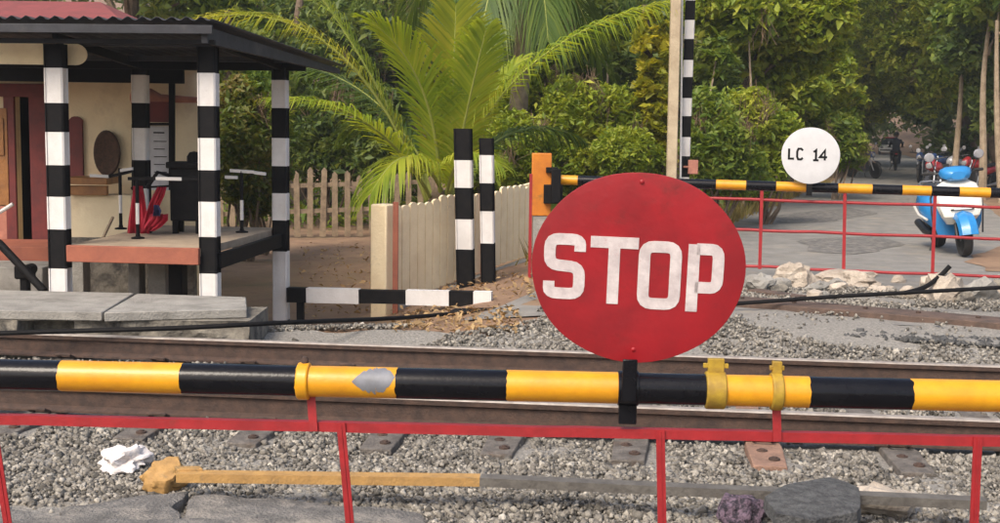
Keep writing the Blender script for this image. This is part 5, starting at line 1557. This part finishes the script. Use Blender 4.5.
def motorcycle(label, paint):
    t = thing('motorcycle', label, 'motorcycle', group='motorcycles along the far road')
    r = .30; FW, RWH = -.66, .64
    wheel(t, (0, FW, r), r, .085, 5, 'dark_plastic', True); wheel(t, (0, RWH, r), r, .11, 5, 'dark_plastic', True)
    mb = MB()
    for s_ in (-1, 1): mb.tube([(s_ * .08, FW, r), (s_ * .08, FW + .28, .92)], .022, 8)
    mb.build('fork', 'steel', t)
    mb = MB(); mb.tube([(-.36, -.22, 1.04), (-.2, -.34, 1.02), (0, -.37, .98), (.2, -.34, 1.02), (.36, -.22, 1.04)], .015, 8); mb.build('handlebar', 'dark_plastic', t)
    mb = MB(); mb.loft([ell((0, -.62, .86), .05, .05), ell((0, -.58, .86), .10, .11), ell((0, -.46, .90), .11, .13), ell((0, -.38, .92), .06, .08)]); hd_ = mb.build('headlamp_cowl', paint, t)
    mb = MB(); mb.loft([ell((0, -.635, .85), .03, .03), ell((0, -.62, .85), .075, .065), ell((0, -.59, .85), .08, .07)]); mb.build('headlamp', 'lamp_glass', hd_)
    mb = MB(); mb.loft([ell((0, -.36, .78), .08, .07), ell((0, -.22, .82), .15, .13), ell((0, 0, .80), .15, .13), ell((0, .12, .74), .08, .07)]); mb.build('tank', paint, t)
    mb = MB(); mb.loft([ell((0, .06, .76), .08, .04), ell((0, .3, .77), .13, .05), ell((0, .62, .82), .12, .05), ell((0, .82, .85), .07, .03)]); mb.build('seat', 'dark_plastic', t)
    mb = MB(); mb.loft([ell((0, .1, .6), .09, .12), ell((0, .4, .66), .12, .11), ell((0, .75, .76), .10, .07), ell((0, .95, .80), .04, .03)]); mb.build('side_panel', paint, t)
    mb = MB(); mb.box((0, -.08, .42), (.24, .36, .34)); mb.box((0, -.16, .62), (.16, .18, .16)); mb.build('engine', 'dark_plastic', t, bevel=.03)
    mb = MB(); mb.tube([(.13, -.2, .5), (.15, -.3, .3), (.16, .1, .24), (.17, .4, .28), (.18, .9, .38)], [.02, .022, .025, .045, .05], 8); mb.build('exhaust', 'steel', t)
    for yy, rr_, m_ in ((FW, r + .03, 'dark_plastic'), (RWH, r + .05, 'dark_plastic')):
        mb = MB(); secs = []
        for a in np.linspace(R(-50), R(55), 8):
            c = Vector((0, yy - rr_ * math.sin(a), r + rr_ * math.cos(a))); dv = Vector((0, -math.sin(a), math.cos(a)))
            secs.append([c + Vector((-.06, 0, 0)) - dv * .02, c + Vector((-.04, 0, 0)) + dv * .01, c + Vector((.04, 0, 0)) + dv * .01, c + Vector((.06, 0, 0)) - dv * .02])
        mb.loft(secs); mb.build('mudguard', m_, t)
    for s_ in (-1, 1):
        mb = MB(); mb.tube([(s_ * .24, -.30, 1.03), (s_ * .30, -.36, 1.2)], .007, 6); ms = mb.build('mirror_stalk', 'dark_plastic', t)
        mb = MB(); mb.lathe([(0, -.01), (.05, -.01), (.055, .005), (0, .015)], (s_ * .31, -.37, 1.23), 12, Matrix.Rotation(R(90), 3, 'X')); mb.build('mirror', 'lamp_glass', ms)
    mb = MB(); mb.box((0, .98, .74), (.10, .03, .06)); mb.build('tail_lamp', 'bike_red', t)
    mb = MB(); mb.tube([(.12, .1, .3), (.25, .15, .0)], .014, 6); mb.build('side_stand', 'dark_plastic', t)
    return t
def put(o, px, py, rz, tilt=-5):
    p = ground_px(px, py); o.location = (p.x, p.y, p.z + .008); o.rotation_euler = (0, R(tilt), R(rz)); return o
m1 = motorcycle('dark red motorcycle parked on the right verge just beyond the scooter', 'bike_red'); put(m1, 938, 201, -35)
m2 = motorcycle('blue and silver motorcycle parked at the left road edge in the shade', 'bike_blue'); put(m2, 863, 178, 25)
m3 = motorcycle('silver motorcycle parked on the right verge behind the dark red one', 'bike_silver'); put(m3, 962, 194, -50)
def rep(px, py, rz, lab, src): 
    p = ground_px(px, py); o = dup(src, (p.x, p.y, p.z + .008), R(rz), lab, 'motorcycles along the far road'); o.rotation_euler = (0, R(-5), R(rz)); return o
rep(980, 195, -60, 'rightmost parked motorcycle on the verge behind the scooter', m1)
rep(924, 183, -30, 'small far motorcycle parked at the right road edge under the trees', m2)
rep(944, 186, -55, 'second far motorcycle parked right under the pale trunks', m2)

# rider going away on the road
rider_bike = motorcycle('black motorcycle ridden away down the middle of the shaded road', 'dark_plastic')
pr = ground_px(895, 170); rider_bike.location = (pr.x, pr.y, pr.z + .006); rz_ = R(180 - 16); rider_bike.rotation_euler = (0, 0, rz_)
def skin_body(name, J, E, rad, matname, parent=None, sub=1):
    me = bpy.data.meshes.new(name); me.from_pydata(J, E, []); o = bpy.data.objects.new(name, me); col.objects.link(o)
    me.materials.append(MATS[matname])
    s_ = o.modifiers.new('skin', 'SKIN')
    if not me.skin_vertices: 
        bm = bmesh.new(); bm.from_mesh(me); bm.verts.layers.skin.verify(); bm.to_mesh(me); bm.free()
    for i, v in enumerate(me.skin_vertices[0].data):
        v.radius = (rad[i], rad[i]) if not hasattr(rad[i], '__len__') else rad[i]; v.use_root = (i == 0)
    o.modifiers.new('sub', 'SUBSURF').render_levels = 2
    if parent: o.parent = parent
    return o
def person_seated():
    t = thing('person', 'person in dark clothes riding the black motorcycle, seen from behind', 'person')
    J = [(0, .22, .90), (0, .20, 1.08), (0, .14, 1.30), (0, .10, 1.40), (0, .08, 1.47),
         (-.19, .12, 1.34), (-.27, -.04, 1.16), (-.27, -.27, 1.07), (.19, .12, 1.34), (.27, -.04, 1.16), (.27, -.27, 1.07),
         (-.10, .20, .86), (-.19, -.16, .80), (-.17, -.02, .36), (-.17, -.12, .30), (.10, .20, .86), (.19, -.16, .80), (.17, -.02, .36), (.17, -.12, .30)]
    E = [(0, 1), (1, 2), (2, 3), (3, 4), (2, 5), (5, 6), (6, 7), (2, 8), (8, 9), (9, 10), (0, 11), (11, 12), (12, 13), (13, 14), (0, 15), (15, 16), (16, 17), (17, 18)]
    rad = [.15, .15, .16, .075, .06, .075, .055, .04, .075, .055, .04, .10, .08, .055, .045, .10, .08, .055, .045]
    skin_body('body', J, E, rad, 'shirt', t)
    mb = MB(); mb.lathe([(0, -.13), (.06, -.12), (.085, -.05), (.095, .02), (.085, .08), (.05, .115), (0, .125)], (0, .07, 1.60), 16); mb.build('head', 'skin', t)
    mb = MB(); mb.lathe([(.10, -.03), (.108, .03), (.096, .09), (.055, .13), (0, .14)], (0, .085, 1.60), 16); mb.build('hair', 'dark_plastic', t)
    for s_ in (-1, 1):
        mb = MB(); mb.lathe([(0, -.03), (.012, 0), (0, .03)], (s_ * .095, .07, 1.59), 8); mb.build('ear', 'skin', t)
        for k_ in range(5):
            mb = MB(); x = s_ * (.27 + (k_ - 2) * .018); mb.tube([(x, -.27, 1.07), (x, -.32, 1.075), (x, -.335, 1.045)], [.012, .010, .008], 6); mb.build('finger', 'skin', t)
    return t
ps_ = person_seated(); ps_.location = rider_bike.location; ps_.rotation_euler = (0, 0, rz_)

# a small car far down the road
def car(label):
    t = thing('parked_car', label, 'car')
    mb = MB(); n = 12
    prof = [(-1.85, .45, .28), (-1.8, .62, .35), (-1.0, .80, .42), (-.9, .84, .44), (1.5, .88, .46), (1.8, .80, .40), (1.85, .5, .3)]
    mb.loft([ell((0, y, (top + .22) / 2), .78, (top - .22) / 2, 16, ex=4) for y, top, q in prof]); mb.build('body', 'car_paint', t)
    mb = MB(); mb.loft([sec_z((0, .15, .82), .72, 1.30, 16, 5), sec_z((0, .25, 1.30), .60, .85, 16, 5), sec_z((0, .25, 1.38), .52, .72, 16, 5)]); mb.build('cabin', 'car_glass', t)
    mb = MB(); mb.loft([sec_z((0, .25, 1.36), .58, .80, 16, 5), sec_z((0, .25, 1.43), .50, .70, 16, 5)]); mb.build('roof', 'car_red', t)
    for x in (-.7, .7):
        for y in (-1.15, 1.2): wheel(t, (x, y, .29), .29, .16, 6, 'steel', True)
        mb = MB(); mb.loft([ell((x * .8, -1.86, .58), .08, .05), ell((x * .8, -1.80, .58), .13, .08), ell((x * .8, -1.7, .6), .12, .08)]); mb.build('headlight', 'lamp_glass', t)
    mb = MB(); mb.box((0, -1.80, .38), (1.4, .12, .12)); mb.build('bumper', 'dark_plastic', t, bevel=.02)
    return t
cr = car('small pale car with red roof coming along the far end of the shaded road')
pc = on_ground(at(889, 140, 103)); cr.location = (pc.x, pc.y, pc.z + .01); cr.rotation_euler = (0, 0, R(-16))
# ================================================================== VEGETATION
def blob(px, py, Y, w, h, dpt=None):
    """ellipsoid seen at px,py with the given size in pixels"""
    k = Y / FPX
    return (at(px, py, Y), (w * k / 2, (dpt if dpt else (w + h) * k / 4), h * k / 2))
def gp(px, Y):
    p = at(px, 200, Y); return on_ground(Vector((p.x, Y, 0)))

# young coconut palm behind the cream fence
PY = 17.6
pb = gp(437, PY)
palm = thing('coconut_palm', 'young coconut palm with bright arching fronds behind the cream picket fence', 'palm tree', pb)
crown = at(438, 205, PY)
mb = MB(); mb.tube([pb - up * .1, pb.lerp(crown, .5), crown, crown + up * .25], [.22, .2, .17, .06], 12); mb.build('trunk', 'bark', palm)
def F_(x1, y1, d1, x2, y2, d2, lm='leaf_palm', lmax=.85, n=58, droop=.45, width=.030, seed=0, x0=438, y0=200, spread=.75):
    frond(palm, at(x0, y0, PY), at(x1, y1, PY + d1), at(x2, y2, PY + d2), lm, lmax, n, width, droop, seed, spread=spread)
F_(345, -40, -.6, 160, 30, -.9, 'leaf_palm_gold', 1.0, 84, .6, seed=1, x0=426)
F_(380, 70, -.2, 290, -45, .1, 'leaf_palm', 1.0, 84, .55, seed=2, x0=430)
F_(440, 70, -1.0, 372, 22, -1.4, 'leaf_palm', .95, 84, .30, .034, seed=3, x0=440)
F_(452, 110, -.4, 456, 5, -.5, 'leaf_palm_gold', 1.0, 84, .15, .034, seed=4, x0=448, spread=1.0)
F_(488, 45, -.3, 662, 2, -.7, 'leaf_palm', 1.05, 90, .75, seed=5, x0=452)
F_(378, 95, -1.3, 275, 98, -2.0, 'leaf_palm', .75, 74, .5, seed=6, x0=432)
F_(410, 120, -1.2, 372, 192, -1.6, 'leaf_palm', .7, 58, .8, seed=7, x0=442, y0=192)
F_(500, 105, .6, 575, 135, .9, 'leaf_palm_deep', .85, 72, .8, seed=8, x0=446)
F_(400, 80, .8, 285, 62, 1.0, 'leaf_palm_deep', 1.0, 80, .9, seed=9, x0=430)
F_(410, 95, .5, 345, 130, .8, 'leaf_palm_deep', .9, 58, .8, seed=10, x0=432)
F_(480, 100, .2, 520, 60, .5, 'leaf_palm', .85, 66, .5, .034, seed=12, x0=448)
F_(455, 130, -.9, 500, 165, -1.3, 'leaf_palm', .6, 50, .6, seed=13, x0=446)
F_(470, 90, -.9, 486, 30, -1.2, 'leaf_palm', .85, 70, .35, .034, seed=15, x0=449, spread=.9)

# tall coconut palm behind it, its crown above the frame
PY = 22.0
pb2 = gp(505, PY)
palm = thing('coconut_palm', 'taller coconut palm behind the young one, its crown at the top of the picture', 'palm tree', pb2)
cr2 = at(512, -75, PY)
mb = MB(); K = 14
mb.tube([pb2.lerp(cr2, i / K) + Vector((.25 * math.sin(i / K * 2.2), 0, 0)) for i in range(K + 1)], [.19 - .07 * i / K + (.008 if i % 2 else 0) for i in range(K + 1)], 12); mb.build('trunk', 'pale_bark', palm)
for i, (x1, y1, d1, x2, y2, d2) in enumerate(((480, -70, -.8, 440, 30, -1.2), (500, -60, -1.3, 478, 45, -1.9), (540, -80, -1.2, 548, 40, -1.8), (580, -110, -.6, 640, 20, -1.0), (450, -130, -.4, 360, -10, -.6), (560, -60, .8, 600, 60, 1.2), (440, -90, .8, 400, 40, 1.2), (620, -140, .2, 720, -20, .1), (520, -180, .4, 520, -260, .6))):
    F_(x1, y1, d1, x2, y2, d2, 'leaf_palm_deep', 1.0, 80, .9, seed=20 + i, x0=512, y0=-80)

# ------------------------------------------------------------------ shrubs along the far verge and the fence
SH = [
 (525, 20.0, [(515, 150, 70, 70), (550, 165, 60, 50), (500, 170, 50, 40)], 'leaf_bright', 3600, .075, 'bright green leafy bush beside the orange gate stand'),
 (590, 21.0, [(585, 150, 80, 80), (610, 120, 60, 60), (570, 110, 50, 60)], 'leaf_bright', 4200, .08, 'tangled green bush above the left rim of the stop disc'),
 (640, 20.5, [(625, 155, 60, 50), (650, 165, 40, 30)], 'leaf_bright', 2600, .07, 'low bright bush behind the top of the stop disc'),
 (720, 20.0, [(715, 150, 60, 70), (735, 170, 60, 50), (705, 120, 40, 60)], 'leaf_mid', 3800, .08, 'dense green bush right of the slim banded pole'),
 (765, 21.5, [(758, 165, 60, 55), (775, 135, 50, 50), (745, 120, 50, 60)], 'leaf_bright', 3600, .08, 'yellowish green bush left of the white numbered disc'),
 (835, 30.0, [(830, 135, 50, 40), (848, 150, 36, 34)], 'leaf_mid', 2400, .10, 'rounded bush at the road edge right of the white numbered disc'),
 (245, 19.0, [(240, 150, 46, 100), (255, 190, 40, 50), (235, 105, 40, 50)], 'leaf_rust', 3000, .085, 'olive green bush with a few reddish leaves behind the two right shelter posts'),
 (262, 20.0, [(262, 120, 46, 90), (268, 170, 36, 60)], 'leaf_mid', 2600, .085, 'narrow green bush just left of the right shelter post'),
 (330, 26.0, [(310, 150, 70, 60), (350, 140, 70, 70), (330, 115, 60, 50)], 'leaf_dark', 3600, .11, 'dark bush behind the weathered picket fence'),
 (395, 25.0, [(390, 160, 60, 70), (380, 120, 50, 60)], 'leaf_dark', 3200, .11, 'dark bush behind the young palm at the left of its stem'),
 (480, 21.5, [(475, 160, 60, 60), (490, 125, 40, 50)], 'leaf_bright', 3000, .08, 'leafy bush behind the banded posts'),
 (545, 24.0, [(545, 105, 70, 60), (525, 85, 50, 50)], 'leaf_bright', 3200, .09, 'mid green bush rising behind the orange gate stand'),
 (700, 24.0, [(705, 75, 50, 60), (715, 105, 50, 50)], 'leaf_dark', 2600, .10, 'dark climbing bush behind the slim banded pole'),
]
for i, (px, Y, bl, lm, n, sz, lab) in enumerate(SH):
    shrub('shrub', lab, gp(px, Y), [blob(x, y, Y + random.uniform(-.5, .5), w * 1.15, h * 1.15) for x, y, w, h in bl], int(n * 2.9), sz * .58, lm, 'shrubs behind the crossing', seed=100 + i)

# vine covered trunk left of the tall poles
Y = 21.0; b = gp(652, Y); t_ = at(645, 5, Y)
tree('vine_covered_tree', 'slender trunk wrapped in yellow green climbing vine left of the tall poles', b, t_, .13,
     [blob(652, y, Y - .25, 34 + 10 * (i % 2), 46) for i, y in enumerate((30, 55, 80, 105, 130, 155))], 5200, .075, 'leaf_vine', seed=41, cat='tree', elong=1.5, fork=.3)

# trees: (px base, Y, lean top px/py, r0, blobs, leafmat, n, size, label)
TR = [
 (742, 26, (748, 20), .16, [(730, 10, 90, 60), (770, 20, 80, 60), (800, 45, 70, 60), (760, 65, 70, 50), (820, 15, 60, 60), (720, 55, 50, 50)], 'leaf_bright', 9000, .15, 'big leaved bright yellow green tree above the white numbered disc'),
 (790, 31, (795, 30), .15, [(790, 85, 70, 60), (820, 75, 60, 60), (770, 110, 50, 50), (835, 105, 50, 50), (800, 120, 60, 40)], 'leaf_bright', 7000, .13, 'sunlit green tree just behind the white numbered disc'),
 (735, 29, (730, 40), .10, [(725, 95, 60, 60), (745, 60, 50, 60), (705, 30, 60, 60)], 'leaf_dark', 4500, .12, 'thin stemmed dark tree between the slim banded pole and the numbered disc'),
 (615, 27, (600, 10), .22, [(590, 15, 120, 60), (640, 35, 90, 60), (550, 40, 90, 60), (610, 70, 90, 60)], 'leaf_dark', 8000, .13, 'dark leafed tree behind the long arching palm frond'),
 (560, 30, (545, 0), .2, [(520, 30, 100, 60), (560, 70, 110, 70), (500, 75, 80, 60), (470, 20, 80, 60)], 'leaf_dark', 8000, .14, 'dark tree behind the crown of the young palm'),
 (415, 31, (410, 0), .25, [(400, 15, 120, 60), (350, 40, 100, 70), (440, 60, 100, 80), (380, 90, 100, 70)], 'leaf_dark', 9000, .14, 'broad dark tree behind the left fronds of the young palm'),
 (300, 30, (300, 0), .22, [(290, 25, 110, 60), (320, 80, 100, 70), (260, 70, 90, 80), (280, 120, 90, 70)], 'leaf_dark', 9000, .14, 'dark tree rising behind the right corner of the shelter roof'),
 (232, 27, (228, 10), .18, [(225, 15, 70, 50), (245, 60, 60, 60), (225, 100, 60, 60)], 'leaf_mid', 5000, .13, 'mid green tree behind the right end of the hut'),
 (132, 24, (132, -60), .22, [(110, -70, 120, 60), (160, -60, 110, 60), (60, -50, 100, 60), (180, 2, 70, 40)], 'leaf_mid', 5000, .14, 'brown trunked tree rising behind the red hut roof'),
 (830, 46, (850, 20), .2, [(860, 70, 70, 60), (840, 40, 70, 60), (890, 50, 70, 50), (870, 100, 60, 40), (905, 85, 50, 50)], 'leaf_bright', 8000, .17, 'green tree hanging over the left side of the shaded road'),
 (1004, 42, (960, 10), .22, [(920, 45, 80, 60), (950, 25, 80, 60), (900, 20, 80, 60), (925, 85, 50, 50), (945, 70, 50, 50)], 'leaf_bright', 8500, .16, 'leafy tree arching over the right side of the shaded road'),
 (1012, 34, (1005, 0), .2, [(990, 15, 90, 60), (1015, 50, 80, 70), (975, 50, 60, 50), (1005, 100, 60, 60), (990, 70, 50, 50)], 'leaf_dark', 8000, .14, 'dark green tree at the right edge of the picture'),
 (985, 62, (930, 30), .3, [(900, 20, 90, 60), (860, 15, 80, 50), (880, 85, 60, 40), (925, 100, 50, 40), (850, 105, 40, 40)], 'leaf_dark', 8000, .22, 'far dark tree closing the view at the end of the road'),
 (820, 48, (815, 0), .25, [(800, 15, 110, 60), (840, 5, 80, 50), (830, 75, 60, 60), (760, 10, 80, 50)], 'leaf_dark', 8000, .18, 'tall dark tree behind the big leaved bright tree'),
 (680, 38, (675, 0), .25, [(660, 10, 120, 60), (700, 50, 100, 70), (640, 80, 100, 70), (680, 115, 100, 60)], 'leaf_dark', 9000, .16, 'dark tree in the gap behind the two tall poles'),
]
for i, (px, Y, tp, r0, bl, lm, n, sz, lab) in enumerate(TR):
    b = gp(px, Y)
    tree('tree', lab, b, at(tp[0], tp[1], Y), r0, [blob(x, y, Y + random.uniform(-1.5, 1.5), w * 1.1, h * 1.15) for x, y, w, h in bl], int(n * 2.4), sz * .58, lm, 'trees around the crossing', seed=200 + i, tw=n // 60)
# tall spreading trees whose crowns meet above the picture and shade the far road
for i, (x, Y, h, lab) in enumerate(((16.5, 33, 8.0, 'tall spreading tree right of the far road, its crown above the picture'),
                                   (8.0, 42, 9.5, 'tall tree farther along the left side of the shaded road'), (20.5, 45, 9.0, 'tall tree farther along the right side of the shaded road'), (14.0, 55, 10, 'tallest tree far along the left of the shaded road'), (17.5, 37, 8.5, 'tall tree behind the parked motorcycles on the right verge'), (24.5, 58, 10, 'far tall tree on the right where the road bends'), (16.5, 66, 10, 'farthest tall tree over the left of the shaded road'))):
    b = on_ground(Vector((x, Y, 0))); rs_ = np.random.default_rng(400 + i)
    cl_ = [(Vector((x + rs_.uniform(-4.6, 4.6), Y + rs_.uniform(-4, 4), h + rs_.uniform(-1.2, 2.2))), (2.1, 2.1, 1.2)) for k_ in range(18)]
    tree('tall_tree', lab, b, Vector((x + .3, Y, h)), .24, cl_, 14000, .17, 'leaf_dark', 'tall trees over the road', seed=400 + i, fork=.6)
# pale slim trunks at the right edge
for (px, py0, pxt, Y, r0, lab, bl) in ((953, 175, 962, 33.5, .10, 'slim pale straight trunk nearest the road at the right', [(963, 42, 64, 50), (966, 20, 60, 40)]),
                                      (982, 178, 990, 31.5, .11, 'second slim pale trunk at the right, leaning slightly', [(985, 0, 70, 60), (1015, 10, 60, 60)]),
                                      (1003, 180, 997, 30.0, .10, 'pale trunk cut by the right edge of the picture', [(1010, -10, 80, 60), (1040, 20, 80, 60)])):
    b = gp(px, Y)
    tree('slim_tree', lab, b, at(pxt, 45 if px == 953 else 20, Y), r0, [blob(x, y, Y + .3, w, h) for x, y, w, h in bl], 2200, .13, 'leaf_mid', 'slim pale trunks', seed=300 + px, bark='pale_bark', fork=.8)
# thin stems and hanging creepers among the bushes
for i, (x0, y0, x1, y1, Y, lab) in enumerate(((742, 150, 748, 15, 24.5, 'thin pale creeper stem left of the white numbered disc'), (706, 160, 716, 60, 23.0, 'thin pale sapling stem right of the slim banded pole'), (598, 140, 606, 40, 24, 'thin brown sapling stem above the stop disc'))):
    a_ = gp(x0, Y); mb = MB(); limb(mb, a_, at(x1, y1, Y), .035, .015, 6, .15, 8)
    P = cloud([blob(x1, y1, Y, 40, 40)], 500, np.random.default_rng(60 + i)); V, F = leaf_quads(P, .09)
    tt_ = thing('sapling', lab, 'sapling', a_, group='thin saplings'); mb.build('stem', 'pale_bark', tt_); np_mesh('leaves', V, F, 'leaf_mid', tt_)

# ------------------------------------------------------------------ the wood behind, one mass of foliage; undergrowth; verge grass
rs = np.random.default_rng(77)
cl = []
for i in range(260):
    Y = rs.uniform(36, 75); px = rs.uniform(-250, 1250)
    roadpx = 500 + 1250 * ((0.86 + .354 * (Y - 13)) + 2.5) / Y
    p = at(px, 200, Y)
    if abs(p.x - (0.86 + .354 * (Y - 13) + 2.5)) < 7: 
        continue
    z = float(gz(p.x, p.y)) + rs.uniform(0.5, 11)
    cl.append((Vector((p.x, p.y, z)), (rs.uniform(1.6, 3.2), rs.uniform(1.5, 2.5), rs.uniform(1.4, 2.4))))
for i in range(210):                                            # the canopy meeting over the road, and the far end of it
    Y = rs.uniform(55, 125); cx_ = 0.86 + .34 * (Y - 13) + 2.5
    x = cx_ + rs.uniform(-26, 26); off = abs(x - cx_)
    z = rs.uniform(5.2, 15) if off < 4.5 else rs.uniform(.8, 14)
    if Y > 108: z = rs.uniform(.8, 16)
    cl.append((Vector((x, Y, z + float(gz(x, Y)))), (rs.uniform(2.4, 4), rs.uniform(2, 3), rs.uniform(1.8, 3))))
for i in range(110):                                            # low growth along the far verges
    Y = rs.uniform(62, 118); cx_ = 0.86 + .34 * (Y - 13) + 2.5; sd = rs.choice([-1, 1])
    x = cx_ + sd * rs.uniform(4.2, 14); cl.append((Vector((x, Y, float(gz(x, Y)) + rs.uniform(.3, 1.6))), (1.5, 1.5, 1.1)))
for i in range(46):                                             # the bend where the trees close the road
    Y = rs.uniform(84, 112); px = rs.uniform(825, 975); py = rs.uniform(20, 122)
    p = at(px, py, Y); cl.append((p, (rs.uniform(2.2, 3.4), 2.2, rs.uniform(1.6, 2.4))))
for i in range(60):
    Y = rs.uniform(50, 70); px = rs.choice([rs.uniform(700, 842), rs.uniform(955, 1080)]); py = rs.uniform(20, 150)
    p = at(px, py, Y); cl.append((p, (rs.uniform(1.6, 2.4), 1.8, rs.uniform(1.4, 2.0))))
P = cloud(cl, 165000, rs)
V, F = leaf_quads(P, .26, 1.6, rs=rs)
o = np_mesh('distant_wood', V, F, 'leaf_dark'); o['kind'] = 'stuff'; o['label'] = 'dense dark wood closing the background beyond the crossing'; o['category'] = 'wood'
# trunks within the wood
P = []
for i in range(5200):
    Y = rs.uniform(16.5, 34); x = rs.uniform(-9, 14)
    lx = 0.86 + .354 * (Y - 13)
    if lx - 0.35 < x < lx + 5.6: continue
    if x < -1.5 and Y < 25: continue
    P.append((x, Y, float(gz(x, Y)) + abs(rs.normal(0, .16)) + .03))
V, F = leaf_quads(np.array(P * 4) + rs.normal(0, .12, (len(P) * 4, 3)) * np.array([1, 1, .5]), .085, 2.2, rs=rs)
o = np_mesh('undergrowth', V, F, 'leaf_mid'); o['kind'] = 'stuff'; o['label'] = 'low green undergrowth covering the ground beside the far road'; o['category'] = 'undergrowth'
G = []; GF = []
for i in range(9000):
    side = rs.uniform() < .7
    Y = 14.5 + rs.uniform(0, 1) ** 1.6 * 26; lx = 0.86 + .354 * (Y - 13)
    x = lx + rs.normal(-.35, .35) if side else lx + 5.7 + abs(rs.normal(.5, .5))
    if side and x > lx + .15: continue
    z = float(gz(x, Y)); h = rs.uniform(.08, .34); a = rs.uniform(0, 6.28); w = .012
    d_ = np.array([math.cos(a), math.sin(a), 0]); l_ = rs.normal(0, .10, 3) * np.array([1, 1, 0]); b_ = np.array([x, Y, z])
    k_ = len(G); G += [b_ - d_ * w, b_ + d_ * w, b_ + l_ + np.array([0, 0, h])]; GF.append((k_, k_ + 1, k_ + 2))
o = np_mesh('verge_grass', np.array(G), np.array(GF), 'grass_dry'); o['kind'] = 'stuff'; o['label'] = 'dry yellowish grass along the edge of the far road'; o['category'] = 'grass'

# ------------------------------------------------------------------ the soft damp air between the trees
hz = MB(); hz.box((20, 90, 33), (320, 260, 70))
o = hz.build('haze', 'soil', None, smooth=False)
o.data.materials.clear()
hm = bpy.data.materials.new('haze_air'); hm.use_nodes = True
hn_ = hm.node_tree; hn_.nodes.clear()
ho = hn_.nodes.new('ShaderNodeOutputMaterial'); hv = hn_.nodes.new('ShaderNodeVolumePrincipled')
hv.inputs['Color'].default_value = (0.86, 0.92, 0.96, 1); hv.inputs['Density'].default_value = 0.0011; hv.inputs['Anisotropy'].default_value = 0.2
hn_.links.new(hv.outputs[0], ho.inputs['Volume'])
o.data.materials.append(hm); o['kind'] = 'stuff'; o['label'] = 'thin pale haze in the air over the whole place'
